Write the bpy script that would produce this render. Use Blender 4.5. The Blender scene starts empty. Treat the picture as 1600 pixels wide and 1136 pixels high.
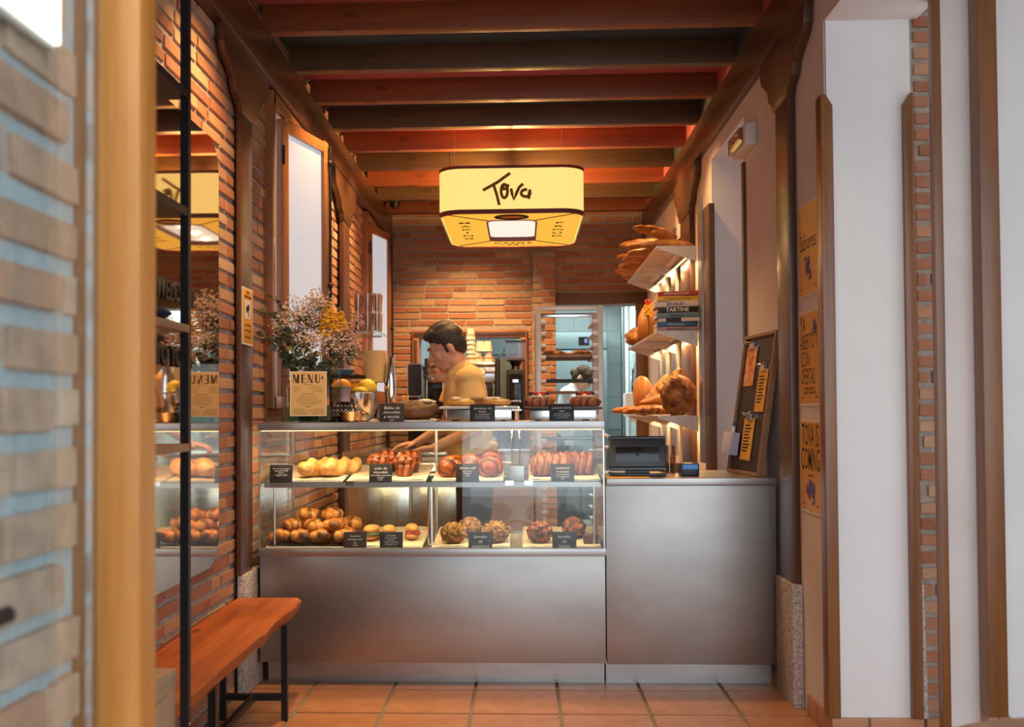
import bpy, bmesh, math, random
from mathutils import Vector, Matrix, noise, Euler
R = math.radians
PI = math.pi
scene = bpy.context.scene
col = scene.collection
random.seed(7)

# ------------------------------------------------------------------ camera
cam_d = bpy.data.cameras.new('camera')
cam = bpy.data.objects.new('camera', cam_d)
col.objects.link(cam)
cam.location = (0, 0, 1.29)
cam.rotation_euler = (R(91.3), R(.35), R(2.4))
cam_d.sensor_width = 36
cam_d.lens = 36
cam_d.shift_x = .0325
cam_d.shift_y = .0238
cam_d.clip_start = .05
cam_d.dof.use_dof = True
cam_d.dof.focus_distance = 5.6
cam_d.dof.aperture_fstop = 4.2
scene.camera = cam

# ------------------------------------------------------------------ world, exposure
w = bpy.data.worlds.new('overcast_sky')
scene.world = w
w.use_nodes = True
bg = w.node_tree.nodes['Background']
bg.inputs[0].default_value = (.80, .90, 1, 1)
bg.inputs[1].default_value = 2.15
vs = scene.view_settings
vs.view_transform = 'Standard'
vs.look = 'None'
vs.gamma = 1
vs.use_curve_mapping = False
vs.exposure = 0.3
scene.cycles.use_denoising = True
scene.cycles.max_bounces = 10
scene.cycles.transparent_max_bounces = 24
scene.cycles.caustics_reflective = False
scene.cycles.caustics_refractive = False
scene.cycles.sample_clamp_indirect = 6


def area(name, loc, rot, sx, sy, power, color, spread=180):
    l = bpy.data.lights.new(name, 'AREA')
    l.shape = 'RECTANGLE'
    l.size, l.size_y = sx, sy
    l.energy = power
    l.color = color
    l.spread = R(spread)
    o = bpy.data.objects.new(name, l)
    o.location = loc
    o.rotation_euler = rot
    col.objects.link(o)
    return o


WARM = (1, .56, .2)
# kitchen ceiling fixture and added unseen spots for warm glow (fittings built below)
area('kitchen_light', (.6, 11.3, 2.62), (0, 0, 0), 1.6, .5, 42, (.80, 1, .97))
# (x, y, power, tilt about y, tilt about x)
ADDED_SPOTS = [(-.78, 4.03, 150, -14, 0), (-.3, 3.45, 40, 0, 0), (.75, 3.45, 26, 0, 0), (-.85, 5.83, 110, -18, 0), (.15, 5.25, 85, 0, 0), (.75, 6.42, 60, 12, 0),
         (-.5, 8.75, 230, 0, 24), (-.8, 6.98, 95, -24, 0), (-.15, 6.42, 110, -8, -6), (-.8, 7.58, 95, -24, 0), (.8, 7.58, 60, 22, 0), (.75, 8.75, 60, 0, 14)]
for i, (sx_, sy_, pw_, ty_, tx_) in enumerate(ADDED_SPOTS):
    l = bpy.data.lights.new('added_spot_light', 'SPOT')
    l.energy = pw_
    l.color = (1, .56, .22)
    l.spot_size = R(88)
    l.spot_blend = .85
    l.shadow_soft_size = .05
    o = bpy.data.objects.new('added_spot_light', l)
    o.location = (sx_, sy_, 3.255)
    o.rotation_euler = (R(tx_), -R(ty_), 0)
    col.objects.link(o)

# ------------------------------------------------------------------ materials
M = {}


def new_mat(name):
    m = bpy.data.materials.new(name)
    m.use_nodes = True
    nt = m.node_tree
    b = nt.nodes['Principled BSDF']
    M[name] = m
    return m, nt, b


def mixcol(nt, fac, a, b):
    n = nt.nodes.new('ShaderNodeMix')
    n.data_type = 'RGBA'
    for sock, v in ((n.inputs[0], fac), (n.inputs[6], a), (n.inputs[7], b)):
        if hasattr(v, 'links') or hasattr(v, 'is_linked'):
            nt.links.new(v, sock)
        elif isinstance(v, (int, float)):
            sock.default_value = v
        else:
            sock.default_value = (*v[:3], 1)
    return n.outputs[2]


def nz(nt, scale=5, detail=4, stretch=(1, 1, 1), rough=.55, coord='Object'):
    tc = nt.nodes.new('ShaderNodeTexCoord')
    mp = nt.nodes.new('ShaderNodeMapping')
    mp.inputs['Scale'].default_value = stretch
    n = nt.nodes.new('ShaderNodeTexNoise')
    n.inputs['Scale'].default_value = scale
    n.inputs['Detail'].default_value = detail
    n.inputs['Roughness'].default_value = rough
    nt.links.new(tc.outputs[coord], mp.inputs['Vector'])
    nt.links.new(mp.outputs[0], n.inputs['Vector'])
    return n.outputs['Fac']


def ramp(nt, fac, stops):
    r = nt.nodes.new('ShaderNodeValToRGB')
    e = r.color_ramp.elements
    while len(e) < len(stops):
        e.new(.5)
    for el, (p, c) in zip(e, stops):
        el.position = p
        el.color = (*c[:3], 1)
    nt.links.new(fac, r.inputs[0])
    return r.outputs[0]


def bump(nt, b, h, strength=.3, dist=.01):
    n = nt.nodes.new('ShaderNodeBump')
    n.inputs['Strength'].default_value = strength
    n.inputs['Distance'].default_value = dist
    nt.links.new(h, n.inputs['Height'])
    nt.links.new(n.outputs[0], b.inputs['Normal'])


def mat(name, c, rough=.5, metal=0, c2=None, scale=6, bmp=0, coat=0, emit=0, stretch=(1, 1, 1), lo=.35, hi=.65, spec=.5, bdist=.01):
    m, nt, b = new_mat(name)
    b.inputs['Roughness'].default_value = rough
    b.inputs['Metallic'].default_value = metal
    b.inputs['Coat Weight'].default_value = coat
    b.inputs['Coat Roughness'].default_value = .15
    b.inputs['Specular IOR Level'].default_value = spec
    b.inputs['Base Color'].default_value = (*c, 1)
    if c2 or bmp:
        f = nz(nt, scale, 5, stretch)
        if c2:
            nt.links.new(ramp(nt, f, [(lo, c), (hi, c2)]), b.inputs['Base Color'])
        if bmp:
            bump(nt, b, f, bmp, bdist)
    if emit:
        b.inputs['Emission Color'].default_value = (*c, 1)
        b.inputs['Emission Strength'].default_value = emit
    return m


def wood(name, c1, c2, c3, axis, rough=.4, scale=1.0, coat=0, knots=True):
    m, nt, b = new_mat(name)
    st = [9 * scale] * 3
    st['XYZ'.index(axis)] = .55 * scale
    f = nz(nt, 2.6, 6, st, .6)
    f2 = nz(nt, 9, 3, [s * 1.6 for s in st])
    c = ramp(nt, f, [(.3, c1), (.55, c2), (.75, c3)])
    c = mixcol(nt, .25, c, ramp(nt, f2, [(.35, c1), (.65, c3)]))
    if knots:
        st2 = [3.2] * 3
        st2['XYZ'.index(axis)] = 1.3
        tc = nt.nodes.new('ShaderNodeTexCoord')
        mp = nt.nodes.new('ShaderNodeMapping')
        mp.inputs['Scale'].default_value = st2
        v = nt.nodes.new('ShaderNodeTexVoronoi')
        v.inputs['Scale'].default_value = 1.5
        nt.links.new(tc.outputs['Object'], mp.inputs[0])
        nt.links.new(mp.outputs[0], v.inputs['Vector'])
        k = ramp(nt, v.outputs['Distance'], [(.05, (.85,) * 3), (.13, (0,) * 3)])
        c = mixcol(nt, k, c, tuple(x * .3 for x in c1))
    nt.links.new(c, b.inputs['Base Color'])
    b.inputs['Roughness'].default_value = rough
    b.inputs['Coat Weight'].default_value = coat
    b.inputs['Coat Roughness'].default_value = .26
    bump(nt, b, f2, .12, .004)
    return m


def brick_mat(name, tones):
    m, nt, b = new_mat(name)
    oi = nt.nodes.new('ShaderNodeObjectInfo')
    ge = nt.nodes.new('ShaderNodeNewGeometry')
    a = nt.nodes.new('ShaderNodeMath')
    a.operation = 'ADD'
    nt.links.new(oi.outputs['Random'], a.inputs[0])
    nt.links.new(ge.outputs['Random Per Island'], a.inputs[1])
    fr = nt.nodes.new('ShaderNodeMath')
    fr.operation = 'FRACT'
    nt.links.new(a.outputs[0], fr.inputs[0])
    n = len(tones)
    c = ramp(nt, fr.outputs[0], [(i / (n - 1), t) for i, t in enumerate(tones)])
    tc = nt.nodes.new('ShaderNodeTexNoise')
    tc.inputs['Scale'].default_value = 22
    tc.inputs['Detail'].default_value = 6
    nt.links.new(ge.outputs['Position'], tc.inputs['Vector'])
    c2 = mixcol(nt, ramp(nt, tc.outputs['Fac'], [(.4, (0, 0, 0)), (.75, (.6, .6, .6))]), c, (.36, .23, .16))
    nt.links.new(c2, b.inputs['Base Color'])
    b.inputs['Roughness'].default_value = .82
    bump(nt, b, tc.outputs['Fac'], .5, .006)
    return m


brick_mat('brick', [(.28, .10, .055), (.40, .155, .075), (.47, .19, .095), (.33, .11, .055), (.54, .30, .16), (.42, .17, .085), (.60, .40, .24), (.38, .14, .07)])
brick_mat('brick_hazed', [(.74, .40, .25), (.80, .50, .34), (.84, .60, .44), (.70, .37, .23), (.82, .66, .52)])  # brick lightened to stand for daylight haze on the door glass
mat('mortar_hazed', (.62, .68, .69), .95, c2=(.54, .60, .61), scale=30, bmp=.5)  # mortar lightened and blued for the same painted haze
mat('mortar', (.46, .405, .35), .95, c2=(.34, .30, .26), scale=30, bmp=.6)
mat('plaster', (.80, .73, .69), .85, c2=(.74, .66, .62), scale=3, bmp=.08)
mat('plaster_white', (.84, .83, .82), .8, c2=(.80, .79, .78), scale=2.5, bmp=.06)
mat('ceiling_pink', (.52, .13, .13), .8)
mat('ceiling_teal', (.045, .07, .085), .8)
for ax in 'XYZ':
    wood('beam_' + ax, (.05, .017, .006), (.088, .031, .010), (.125, .047, .015), ax, .42, coat=.6)
wood('joist_pink_bounce', (.16, .045, .017), (.26, .075, .025), (.34, .11, .035), 'X', .42)  # joist wood reddened in colour for light bounced off the pink panels
wood('joist_teal_bounce', (.085, .042, .02), (.135, .068, .03), (.19, .095, .042), 'X', .42)  # same joists darkened in colour where the teal panels bounce little light
wood('bench_wood', (.20, .042, .007), (.40, .095, .014), (.54, .155, .025), 'Y', .45, .8, coat=.04)
wood('trim_wood_Z', (.15, .045, .006), (.22, .075, .010), (.28, .105, .016), 'Z', .38, coat=.5, knots=False)
wood('window_wood', (.25, .085, .025), (.36, .13, .037), (.45, .18, .055), 'Z', .35, coat=.8, knots=False)
wood('stile_wood', (.44, .15, .022), (.55, .21, .034), (.64, .28, .055), 'Z', .35, coat=.3, knots=False)
wood('oak', (.36, .25, .15), (.46, .33, .20), (.55, .41, .27), 'Z', .5, knots=False)
wood('shelf_wood', (.22, .11, .05), (.32, .17, .08), (.40, .22, .11), 'Y', .5, knots=False)
wood('dark_wood', (.07, .03, .014), (.11, .048, .02), (.15, .068, .03), 'Z', .45, knots=False)
mat('granite', (.62, .56, .52), .7, c2=(.30, .27, .26), scale=85, bmp=.35, lo=.42, hi=.62)
m_ = mat('terracotta', (.44, .19, .085), .36, c2=(.52, .25, .12), scale=5, bmp=.08)
mat('grout', (.30, .25, .2), .9, c2=(.22, .18, .14), scale=40)
mat('steel', (.50, .48, .46), .36, 1, c2=(.42, .405, .39), scale=3, stretch=(1, 1, 6))
mat('steel_panel', (.42, .395, .37), .4, 1, c2=(.36, .34, .32), scale=2.2, bmp=.02, stretch=(1, 1, 2.2))
mat('steel_bright', (.74, .73, .72), .18, 1)
mat('chrome', (.82, .81, .8), .07, 1)
mat('copper', (.85, .55, .38), .12, 1)
mat('black_metal', (.016, .016, .017), .42, .3)
mat('black_plastic', (.014, .014, .015), .33)
mat('black_gloss', (.01, .01, .011), .12)
mat('white_plastic', (.8, .8, .79), .4)
mat('white_ceramic', (.82, .8, .76), .25)
mat('paper', (.86, .78, .66), .75)
mat('parchment', (.88, .74, .56), .7, c2=(.82, .66, .48), scale=8, bmp=.1)
mat('yellow_paper', (.83, .42, .05), .55)
mat('poster_yellow', (.80, .38, .03), .42)
mat('menu_paper', (.80, .53, .20), .6)
mat('ink', (.02, .017, .015), .7)
mat('ink_brown', (.26, .115, .022), .7)
mat('chalkboard', (.014, .014, .016), .5)
mat('chalk', (.8, .79, .76), .8)
mat('mirror_bronze', (.70, .58, .47), .035, 1)
mat('maroon', (.17, .035, .035), .5)
mat('skin', (.70, .36, .22), .5, c2=(.64, .31, .185), scale=20)
mat('hair_black', (.014, .010, .008), .45, c2=(.03, .02, .014), scale=60, bmp=.5, stretch=(1, 1, 3))
mat('hair_brown', (.04, .018, .007), .6, spec=.2, c2=(.075, .035, .015), scale=50, bmp=.5)
mat('tshirt', (.86, .60, .24), .85, c2=(.80, .54, .21), scale=9, bmp=.5, bdist=.02)
mat('white_cloth', (.78, .80, .80), .85, c2=(.7, .72, .72), scale=12, bmp=.15)
mat('dark_cloth', (.03, .032, .04), .85)
mat('navy_cloth', (.022, .025, .04), .9, c2=(.035, .04, .055), scale=30, bmp=.3)
mat('blue_cloth', (.12, .19, .26), .9, c2=(.085, .14, .2), scale=10, bmp=.3)
mat('orange_fruit', (.85, .33, .02), .4, bmp=.15, scale=80)
mat('lemon_fruit', (.88, .60, .03), .38, bmp=.12, scale=60)
mat('lampshade_beige', (.85, .52, .19), .8)
mat('kitchen_tile', (.72, .83, .84), .25)
mat('kitchen_grout', (.55, .64, .66), .7)
mat('fridge_steel', (.17, .21, .22), .4, .3)
mat('satin_steel', (.62, .54, .47), .42, .6)
mat('green_plastic', (.01, .16, .11), .4)
mat('lime_plastic', (.5, .7, .08), .4)
mat('red_paper', (.6, .06, .03), .5, c2=(.85, .5, .2), scale=25)
mat('blue_book', (.04, .13, .30), .5)
mat('red_book', (.36, .045, .03), .5)
mat('yellow_book', (.78, .47, .03), .5)
mat('slate_book', (.16, .24, .30), .5)
mat('white_book', (.72, .62, .56), .5)
mat('mauve_book', (.40, .27, .28), .5)
mat('black_book', (.02, .02, .022), .5)
mat('berry_red', (.6, .03, .025), .3)
mat('berry_dark', (.05, .012, .02), .3)
mat('cream', (.9, .76, .55), .5, bmp=.2, scale=30)
mat('chocolate', (.075, .03, .016), .45, c2=(.16, .07, .03), scale=18, bmp=.5)
mat('filling_red', (.38, .03, .04), .5, c2=(.6, .1, .1), scale=40, bmp=.4)
mat('leaf_green', (.085, .11, .06), .6, c2=(.13, .16, .085), scale=20)
mat('leaf_grey', (.15, .17, .11), .6, c2=(.22, .22, .14), scale=20)
mat('stem_green', (.12, .13, .05), .6)
mat('gyp_white', (.80, .66, .56), .8)
mat('gyp_pink', (.62, .42, .36), .8)
mat('flower_yellow', (.9, .52, .02), .6)
mat('water_green', (.14, .13, .05), .1)
mat('terminal_blue', (.02, .17, .45), .3, emit=.35)
mat('purple', (.12, .11, .22), .6)
mat('lavender_card', (.55, .56, .72), .6)


def bread_mat(name, a, b_, c, scale=9, bm=.5, streak=0, rough=.42):
    m, nt, b = new_mat(name)
    f = nz(nt, scale, 6, (1, 1, 1), .6)
    cc = ramp(nt, f, [(.3, a), (.5, b_), (.7, c)])
    if streak:
        tc = nt.nodes.new('ShaderNodeTexCoord')
        wv = nt.nodes.new('ShaderNodeTexWave')
        wv.inputs['Scale'].default_value = streak
        wv.inputs['Distortion'].default_value = 7
        wv.inputs['Detail'].default_value = 3
        nt.links.new(tc.outputs['Object'], wv.inputs['Vector'])
        cc = mixcol(nt, ramp(nt, wv.outputs['Fac'], [(.12, (.85,) * 3), (.42, (0,) * 3)]), cc, tuple(x * .35 for x in a))
    nt.links.new(cc, b.inputs['Base Color'])
    b.inputs['Roughness'].default_value = rough
    f2 = nz(nt, scale * 5, 4)
    bump(nt, b, f2, bm, .006)
    return m


bread_mat('crust', (.30, .10, .02), (.52, .20, .04), (.68, .32, .08))
bread_mat('crust_dark', (.16, .05, .014), (.36, .13, .03), (.62, .33, .11), 14, .9)
bread_mat('bun_gold', (.24, .075, .014), (.46, .165, .03), (.62, .27, .06), 14, .4, 5, .3)
bread_mat('pale_dough', (.46, .21, .05), (.62, .33, .09), (.74, .45, .16), 14)
bread_mat('glazed', (.13, .026, .007), (.33, .075, .014), (.55, .17, .03), 18, .5, 9, .3)
bread_mat('seeded', (.07, .04, .018), (.44, .21, .055), (.70, .48, .24), 60, 1.0)
bread_mat('cardamom', (.20, .055, .025), (.36, .12, .05), (.52, .22, .10), 40, .9, 8)


def glass_mat(name, tint=(.97, .99, .98), gloss=1.0, ior=1.45, tr=1.0):
    m, nt, b = new_mat(name)
    nt.nodes.remove(b)
    t = nt.nodes.new('ShaderNodeBsdfTransparent')
    t.inputs[0].default_value = (*tint, 1)
    g = nt.nodes.new('ShaderNodeBsdfGlossy')
    g.inputs['Roughness'].default_value = .01
    g.inputs[0].default_value = (1, 1, 1, 1)
    fr = nt.nodes.new('ShaderNodeFresnel')
    ge = nt.nodes.new('ShaderNodeNewGeometry')
    io = nt.nodes.new('ShaderNodeMapRange')      # same reflectance from both sides of a thin pane
    io.inputs['To Min'].default_value = ior
    io.inputs['To Max'].default_value = 1 / ior
    nt.links.new(ge.outputs['Backfacing'], io.inputs['Value'])
    nt.links.new(io.outputs[0], fr.inputs[0])
    mu = nt.nodes.new('ShaderNodeMath')
    mu.operation = 'MULTIPLY'
    mu.inputs[1].default_value = gloss
    nt.links.new(fr.outputs[0], mu.inputs[0])
    mx = nt.nodes.new('ShaderNodeMixShader')
    nt.links.new(mu.outputs[0], mx.inputs[0])
    nt.links.new(t.outputs[0], mx.inputs[1])
    nt.links.new(g.outputs[0], mx.inputs[2])
    nt.links.new(mx.outputs[0], nt.nodes['Material Output'].inputs[0])
    return m


glass_mat('glass')
glass_mat('glass_door', (.9, .95, .96), 1.0, 1.5)
glass_mat('glass_smoke', (.72, .66, .62), 1.2)
glass_mat('glass_edge', (.55, .75, .68), 1.0)
glass_mat('glass_ware', (.82, .72, .62), 3.0, 1.5)


def emis(name, c, s):
    m, nt, b = new_mat(name)
    b.inputs['Base Color'].default_value = (*[x * .2 for x in c], 1)
    b.inputs['Emission Color'].default_value = (*c, 1)
    b.inputs['Emission Strength'].default_value = s
    b.inputs['Roughness'].default_value = .6
    return m


emis('shade_glow', (1, .67, .20), .92)
emis('shade_bottom', (1, .51, .05), .76)
emis('diffuser', (1, .90, .78), .78)
emis('led', (1, .62, .28), 2.5)
emis('frosted', (.92, .93, 1), .42)
emis('lightbox', (1, .88, .72), 2.2)
emis('screen_blue', (.25, .3, 1), 1.2)
emis('screen_white', (.75, .85, 1), 1.5)
emis('tube', (.9, 1, 1), 6)
emis('spot_lens', (1, .7, .4), 5)
emis('emergency', (1, .62, .2), .5)


# ------------------------------------------------------------------ mesh helpers
class B:
    def __init__(s):
        s.v, s.f = [], []

    def add(s, vs, fs):
        n = len(s.v)
        s.v += [tuple(p) for p in vs]
        s.f += [tuple(i + n for i in f) for f in fs]
        return s

    def box(s, x0, x1, y0, y1, z0, z1, m=None):
        vs = [(x, y, z) for x in (x0, x1) for y in (y0, y1) for z in (z0, z1)]
        if m:
            vs = [m @ Vector(p) for p in vs]
        return s.add(vs, [(0, 1, 3, 2), (4, 6, 7, 5), (0, 4, 5, 1), (2, 3, 7, 6), (0, 2, 6, 4), (1, 5, 7, 3)])

    def cyl(s, p0, p1, r0, r1=None, n=12):
        return s.tube([p0, p1], [r0, r0 if r1 is None else r1], n)

    def tube(s, pts, r, n=8, caps=True, flat=1.0):
        pts = [Vector(p) for p in pts]
        if not isinstance(r, (list, tuple)):
            r = [r] * len(pts)
        rings, up = [], None
        for i, p in enumerate(pts):
            d = (pts[min(i + 1, len(pts) - 1)] - pts[max(i - 1, 0)]).normalized()
            if up is None:
                up = Vector((0, 0, 1)) if abs(d.z) < .9 else Vector((1, 0, 0))
            a = d.cross(up).normalized()
            up = a.cross(d).normalized()
            rings.append([p + (a * math.cos(2 * PI * k / n) + up * math.sin(2 * PI * k / n) * flat) * r[i] for k in range(n)])
        fs = []
        for i in range(len(pts) - 1):
            for k in range(n):
                fs.append((i * n + k, i * n + (k + 1) % n, (i + 1) * n + (k + 1) % n, (i + 1) * n + k))
        if caps:
            fs.append(tuple(range(n - 1, -1, -1)))
            fs.append(tuple((len(pts) - 1) * n + k for k in range(n)))
        return s.add([p for q in rings for p in q], fs)

    def lathe(s, prof, n=20, c=(0, 0, 0), m=None):
        vs = []
        for r, z in prof:
            for k in range(n):
                a = 2 * PI * k / n
                vs.append(Vector((c[0] + r * math.cos(a), c[1] + r * math.sin(a), c[2] + z)))
        if m:
            vs = [m @ p for p in vs]
        fs = []
        for i in range(len(prof) - 1):
            for k in range(n):
                fs.append((i * n + k, i * n + (k + 1) % n, (i + 1) * n + (k + 1) % n, (i + 1) * n + k))
        if prof[0][0] > 1e-5:
            fs.append(tuple(range(n - 1, -1, -1)))
        if prof[-1][0] > 1e-5:
            fs.append(tuple((len(prof) - 1) * n + k for k in range(n)))
        return s.add(vs, fs)

    def prism(s, poly, axis, a0, a1):
        """poly in the plane normal to axis (x: (y,z), y: (x,z), z: (x,y))"""
        n = len(poly)

        def P(p, a):
            return {'x': (a, p[0], p[1]), 'y': (p[0], a, p[1]), 'z': (p[0], p[1], a)}[axis]
        vs = [P(p, a0) for p in poly] + [P(p, a1) for p in poly]
        fs = [tuple(range(n - 1, -1, -1)), tuple(range(n, 2 * n))]
        fs += [(i, (i + 1) % n, n + (i + 1) % n, n + i) for i in range(n)]
        return s.add(vs, fs)

    def ell(s, c, r, nu=16, nv=10, amp=0, fr=3, seed=0, m=None, fn=None):
        vs, fs = [], []
        for j in range(nv + 1):
            t = PI * j / nv
            for k in range(nu):
                a = 2 * PI * k / nu
                d = Vector((math.sin(t) * math.cos(a), math.sin(t) * math.sin(a), math.cos(t)))
                q = 1 + (amp * noise.noise(d * fr + Vector((seed * 7.3, seed * 3.1, seed))) if amp else 0)
                if fn:
                    q *= fn(d)
                p = Vector((d.x * r[0] * q, d.y * r[1] * q, d.z * r[2] * q))
                if m:
                    p = m @ p
                vs.append(p + Vector(c))
        for j in range(nv):
            for k in range(nu):
                fs.append((j * nu + k, (j + 1) * nu + k, (j + 1) * nu + (k + 1) % nu, j * nu + (k + 1) % nu))
        return s.add(vs, fs)


def rrect(x0, x1, y0, y1, r, n=6):
    pts = []
    for cx, cy, a in ((x1 - r, y1 - r, 0), (x0 + r, y1 - r, 90), (x0 + r, y0 + r, 180), (x1 - r, y0 + r, 270)):
        for k in range(n + 1):
            t = R(a + 90 * k / n)
            pts.append((cx + r * math.cos(t), cy + r * math.sin(t)))
    return pts


ORGANIC = {'crust', 'crust_dark', 'bun_gold', 'pale_dough', 'glazed', 'seeded', 'cardamom', 'cream', 'chocolate', 'orange_fruit', 'lemon_fruit'}


def finish(me, smooth, bevel, sharp=True):
    bm = bmesh.new()
    bm.from_mesh(me)
    bmesh.ops.remove_doubles(bm, verts=bm.verts, dist=1e-6)
    if bevel:
        bmesh.ops.bevel(bm, geom=[e for e in bm.edges if len(e.link_faces) == 2 and e.calc_face_angle(0) > .5], offset=bevel, segments=2, affect='EDGES', profile=.6)
    bmesh.ops.recalc_face_normals(bm, faces=bm.faces)
    bm.to_mesh(me)
    bm.free()
    if smooth:
        me.polygons.foreach_set('use_smooth', [True] * len(me.polygons))
        if sharp:
            me.set_sharp_from_angle(angle=R(38))
    me.update()


def obj(name, b, m, parent=None, loc=(0, 0, 0), rot=(0, 0, 0), smooth=True, bevel=0, label=None):
    me = bpy.data.meshes.new(name)
    me.from_pydata(b.v, [], b.f)
    finish(me, smooth, bevel, m not in ORGANIC or bevel > 0)
    me.materials.append(M[m] if isinstance(m, str) else m)
    o = bpy.data.objects.new(name, me)
    col.objects.link(o)
    o.location = loc
    o.rotation_euler = rot
    if parent:
        o.parent = parent
    if label:
        o['label'] = label
    return o


def tag(o, label, cat, group=None, kind=None):
    o['label'] = label
    o['category'] = cat
    if group:
        o['group'] = group
    if kind:
        o['kind'] = kind
    return o


def thing(name, label, cat, loc=(0, 0, 0), rot=(0, 0, 0), group=None):
    o = bpy.data.objects.new(name, None)
    o.empty_display_size = .05
    col.objects.link(o)
    o.location = loc
    o.rotation_euler = rot
    return tag(o, label, cat, group)


def struct(name, b, m, parent=None, **k):
    o = obj(name, b, m, parent, **k)
    if not parent:
        o['kind'] = 'structure'
    return o


def sroot(name, loc=(0, 0, 0)):
    o = bpy.data.objects.new(name, None)
    o.empty_display_size = .05
    col.objects.link(o)
    o.location = loc
    o['kind'] = 'structure'
    return o


def dup(root, loc, rot=None, label=None, group=None):
    r = root.copy()
    col.objects.link(r)
    r.location = loc
    if rot is not None:
        r.rotation_euler = rot
    if label:
        r['label'] = label
    if group:
        r['group'] = group
    for ch in root.children:
        c = ch.copy()
        col.objects.link(c)
        c.parent = r
        for g in ch.children:
            d = g.copy()
            col.objects.link(d)
            d.parent = c
    return r


def txt(name, s, size, m, parent, loc, rot, align='CENTER', ext=.0006, shear=0, sx=1, spacing=1, bold=0, line=1):
    cu = bpy.data.curves.new(name, 'FONT')
    cu.body = s
    cu.size = size
    cu.align_x = align
    cu.align_y = 'CENTER'
    cu.extrude = ext
    cu.shear = shear
    cu.space_character = spacing
    cu.space_line = line
    cu.offset = bold
    cu.resolution_u = 2
    t = bpy.data.objects.new(name, cu)
    col.objects.link(t)
    bpy.context.view_layer.update()
    dg = bpy.context.evaluated_depsgraph_get()
    me = bpy.data.meshes.new_from_object(t.evaluated_get(dg))
    bpy.data.objects.remove(t)
    if sx != 1:
        for v in me.vertices:
            v.co.x *= sx
    me.materials.clear()
    me.materials.append(M[m])
    o = bpy.data.objects.new(name, me)
    col.objects.link(o)
    o.location = loc
    o.rotation_euler = rot
    if parent:
        o.parent = parent
    return o


def remesh(name, b, m, parent, voxel, smooth_it=6, loc=(0, 0, 0), rot=(0, 0, 0)):
    o = obj(name, b, m, parent, loc, rot)
    md = o.modifiers.new('r', 'REMESH')
    md.mode = 'VOXEL'
    md.voxel_size = voxel
    ms = o.modifiers.new('s', 'SMOOTH')
    ms.factor = .5
    ms.iterations = smooth_it
    bpy.context.view_layer.update()
    dg = bpy.context.evaluated_depsgraph_get()
    me = bpy.data.meshes.new_from_object(o.evaluated_get(dg))
    o.modifiers.clear()
    o.data = me
    me.polygons.foreach_set('use_smooth', [True] * len(me.polygons))
    return o


CAM = Vector((0, 0, 1.29))


def view_size(p, n):
    """how large a patch at p with normal n shows from the photograph's place"""
    d = p - CAM
    if d.y < .3:
        return 0
    if abs(d.x / d.y) > .56 or abs(d.z / d.y) > .45:
        return 0
    L = d.length
    return abs(d.dot(n)) / L / (L * L)


BRICK_MESH = []
for i in range(5):
    bm_ = bmesh.new()
    bmesh.ops.create_cube(bm_, size=1)
    for v in bm_.verts:
        v.co += Vector((random.uniform(-.02, .02), random.uniform(-.05, .05), random.uniform(-.06, .06)))
    bmesh.ops.bevel(bm_, geom=bm_.edges[:], offset=.05, segments=1, affect='EDGES')
    me_ = bpy.data.meshes.new('brick')
    bm_.to_mesh(me_)
    bm_.free()
    me_.materials.append(M['brick'])
    BRICK_MESH.append(me_)


def bricks(parent, origin, u, n, ulen, z0, z1, holes=(), course=.066, blen=.272, gap=.021, keep=300, proud=.0095, seed=1, stagger=.5, m='brick'):
    """bricks on a wall face: origin = point at u=0,z=0; u = along the wall; n = outward normal"""
    rnd = random.Random(seed)
    u, n, origin = Vector(u), Vector(n), Vector(origin)
    L = []
    k = 0
    z = z0
    while z + course * .6 < z1:
        off = -blen * ((k % 2) * stagger) - rnd.uniform(0, .06)
        x = off
        while x < ulen:
            bl = blen if rnd.random() < .8 else blen * .5
            a, b_ = max(x, 0), min(x + bl - gap * .8, ulen)
            x += bl
            zc0, zc1 = z + gap * .5, min(z + course - gap * .5, z1)
            segs = [(a, b_)]
            for (h0, h1, hz0, hz1) in holes:
                if zc1 > hz0 and zc0 < hz1:
                    ns = []
                    for (p, q) in segs:
                        if q <= h0 or p >= h1:
                            ns.append((p, q))
                        else:
                            if p < h0:
                                ns.append((p, h0))
                            if q > h1:
                                ns.append((h1, q))
                    segs = ns
            for p, q in segs:
                if q - p > .025:
                    L.append((p, q, zc0, zc1))
        z += course
        k += 1
    items = []
    for (p, q, a, b_) in L:
        c = origin + u * ((p + q) / 2) + Vector((0, 0, (a + b_) / 2))
        items.append((view_size(c, n) * (q - p), c, q - p, b_ - a))
    items.sort(key=lambda t: -t[0])
    ang = math.atan2(u.y, u.x)
    rest = B()
    for i, (s, c, l, h) in enumerate(items):
        dep = proud * 2
        pr = rnd.uniform(-.25, .35) * proud
        cc = c + n * pr + Vector((0, 0, rnd.uniform(-.003, .003)))
        tilt = rnd.uniform(-.012, .012)
        if i < keep:
            o = bpy.data.objects.new('brick', BRICK_MESH[rnd.randrange(5)])
            col.objects.link(o)
            o.location = cc
            o.scale = (l, dep, h * rnd.uniform(.92, 1.05))
            o.rotation_euler = (0, tilt, ang)
            o.parent = parent
            if m != 'brick':
                o.material_slots[0].link = 'OBJECT'
                o.material_slots[0].material = M[m]
        else:
            mx = Matrix.Translation(cc) @ Matrix.Rotation(ang, 4, 'Z') @ Matrix.Rotation(tilt, 4, 'Y')
            rest.box(-l / 2, l / 2, -dep / 2, dep / 2, -h / 2, h / 2, mx)
    if rest.v:
        o = obj('brick_courses', rest, m, parent, smooth=False)
        o['kind'] = 'stuff'


# ================================================================== THE SETTING
XL, XR, YB, ZC = -1.32, 1.21, 9.9, 3.34

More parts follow.
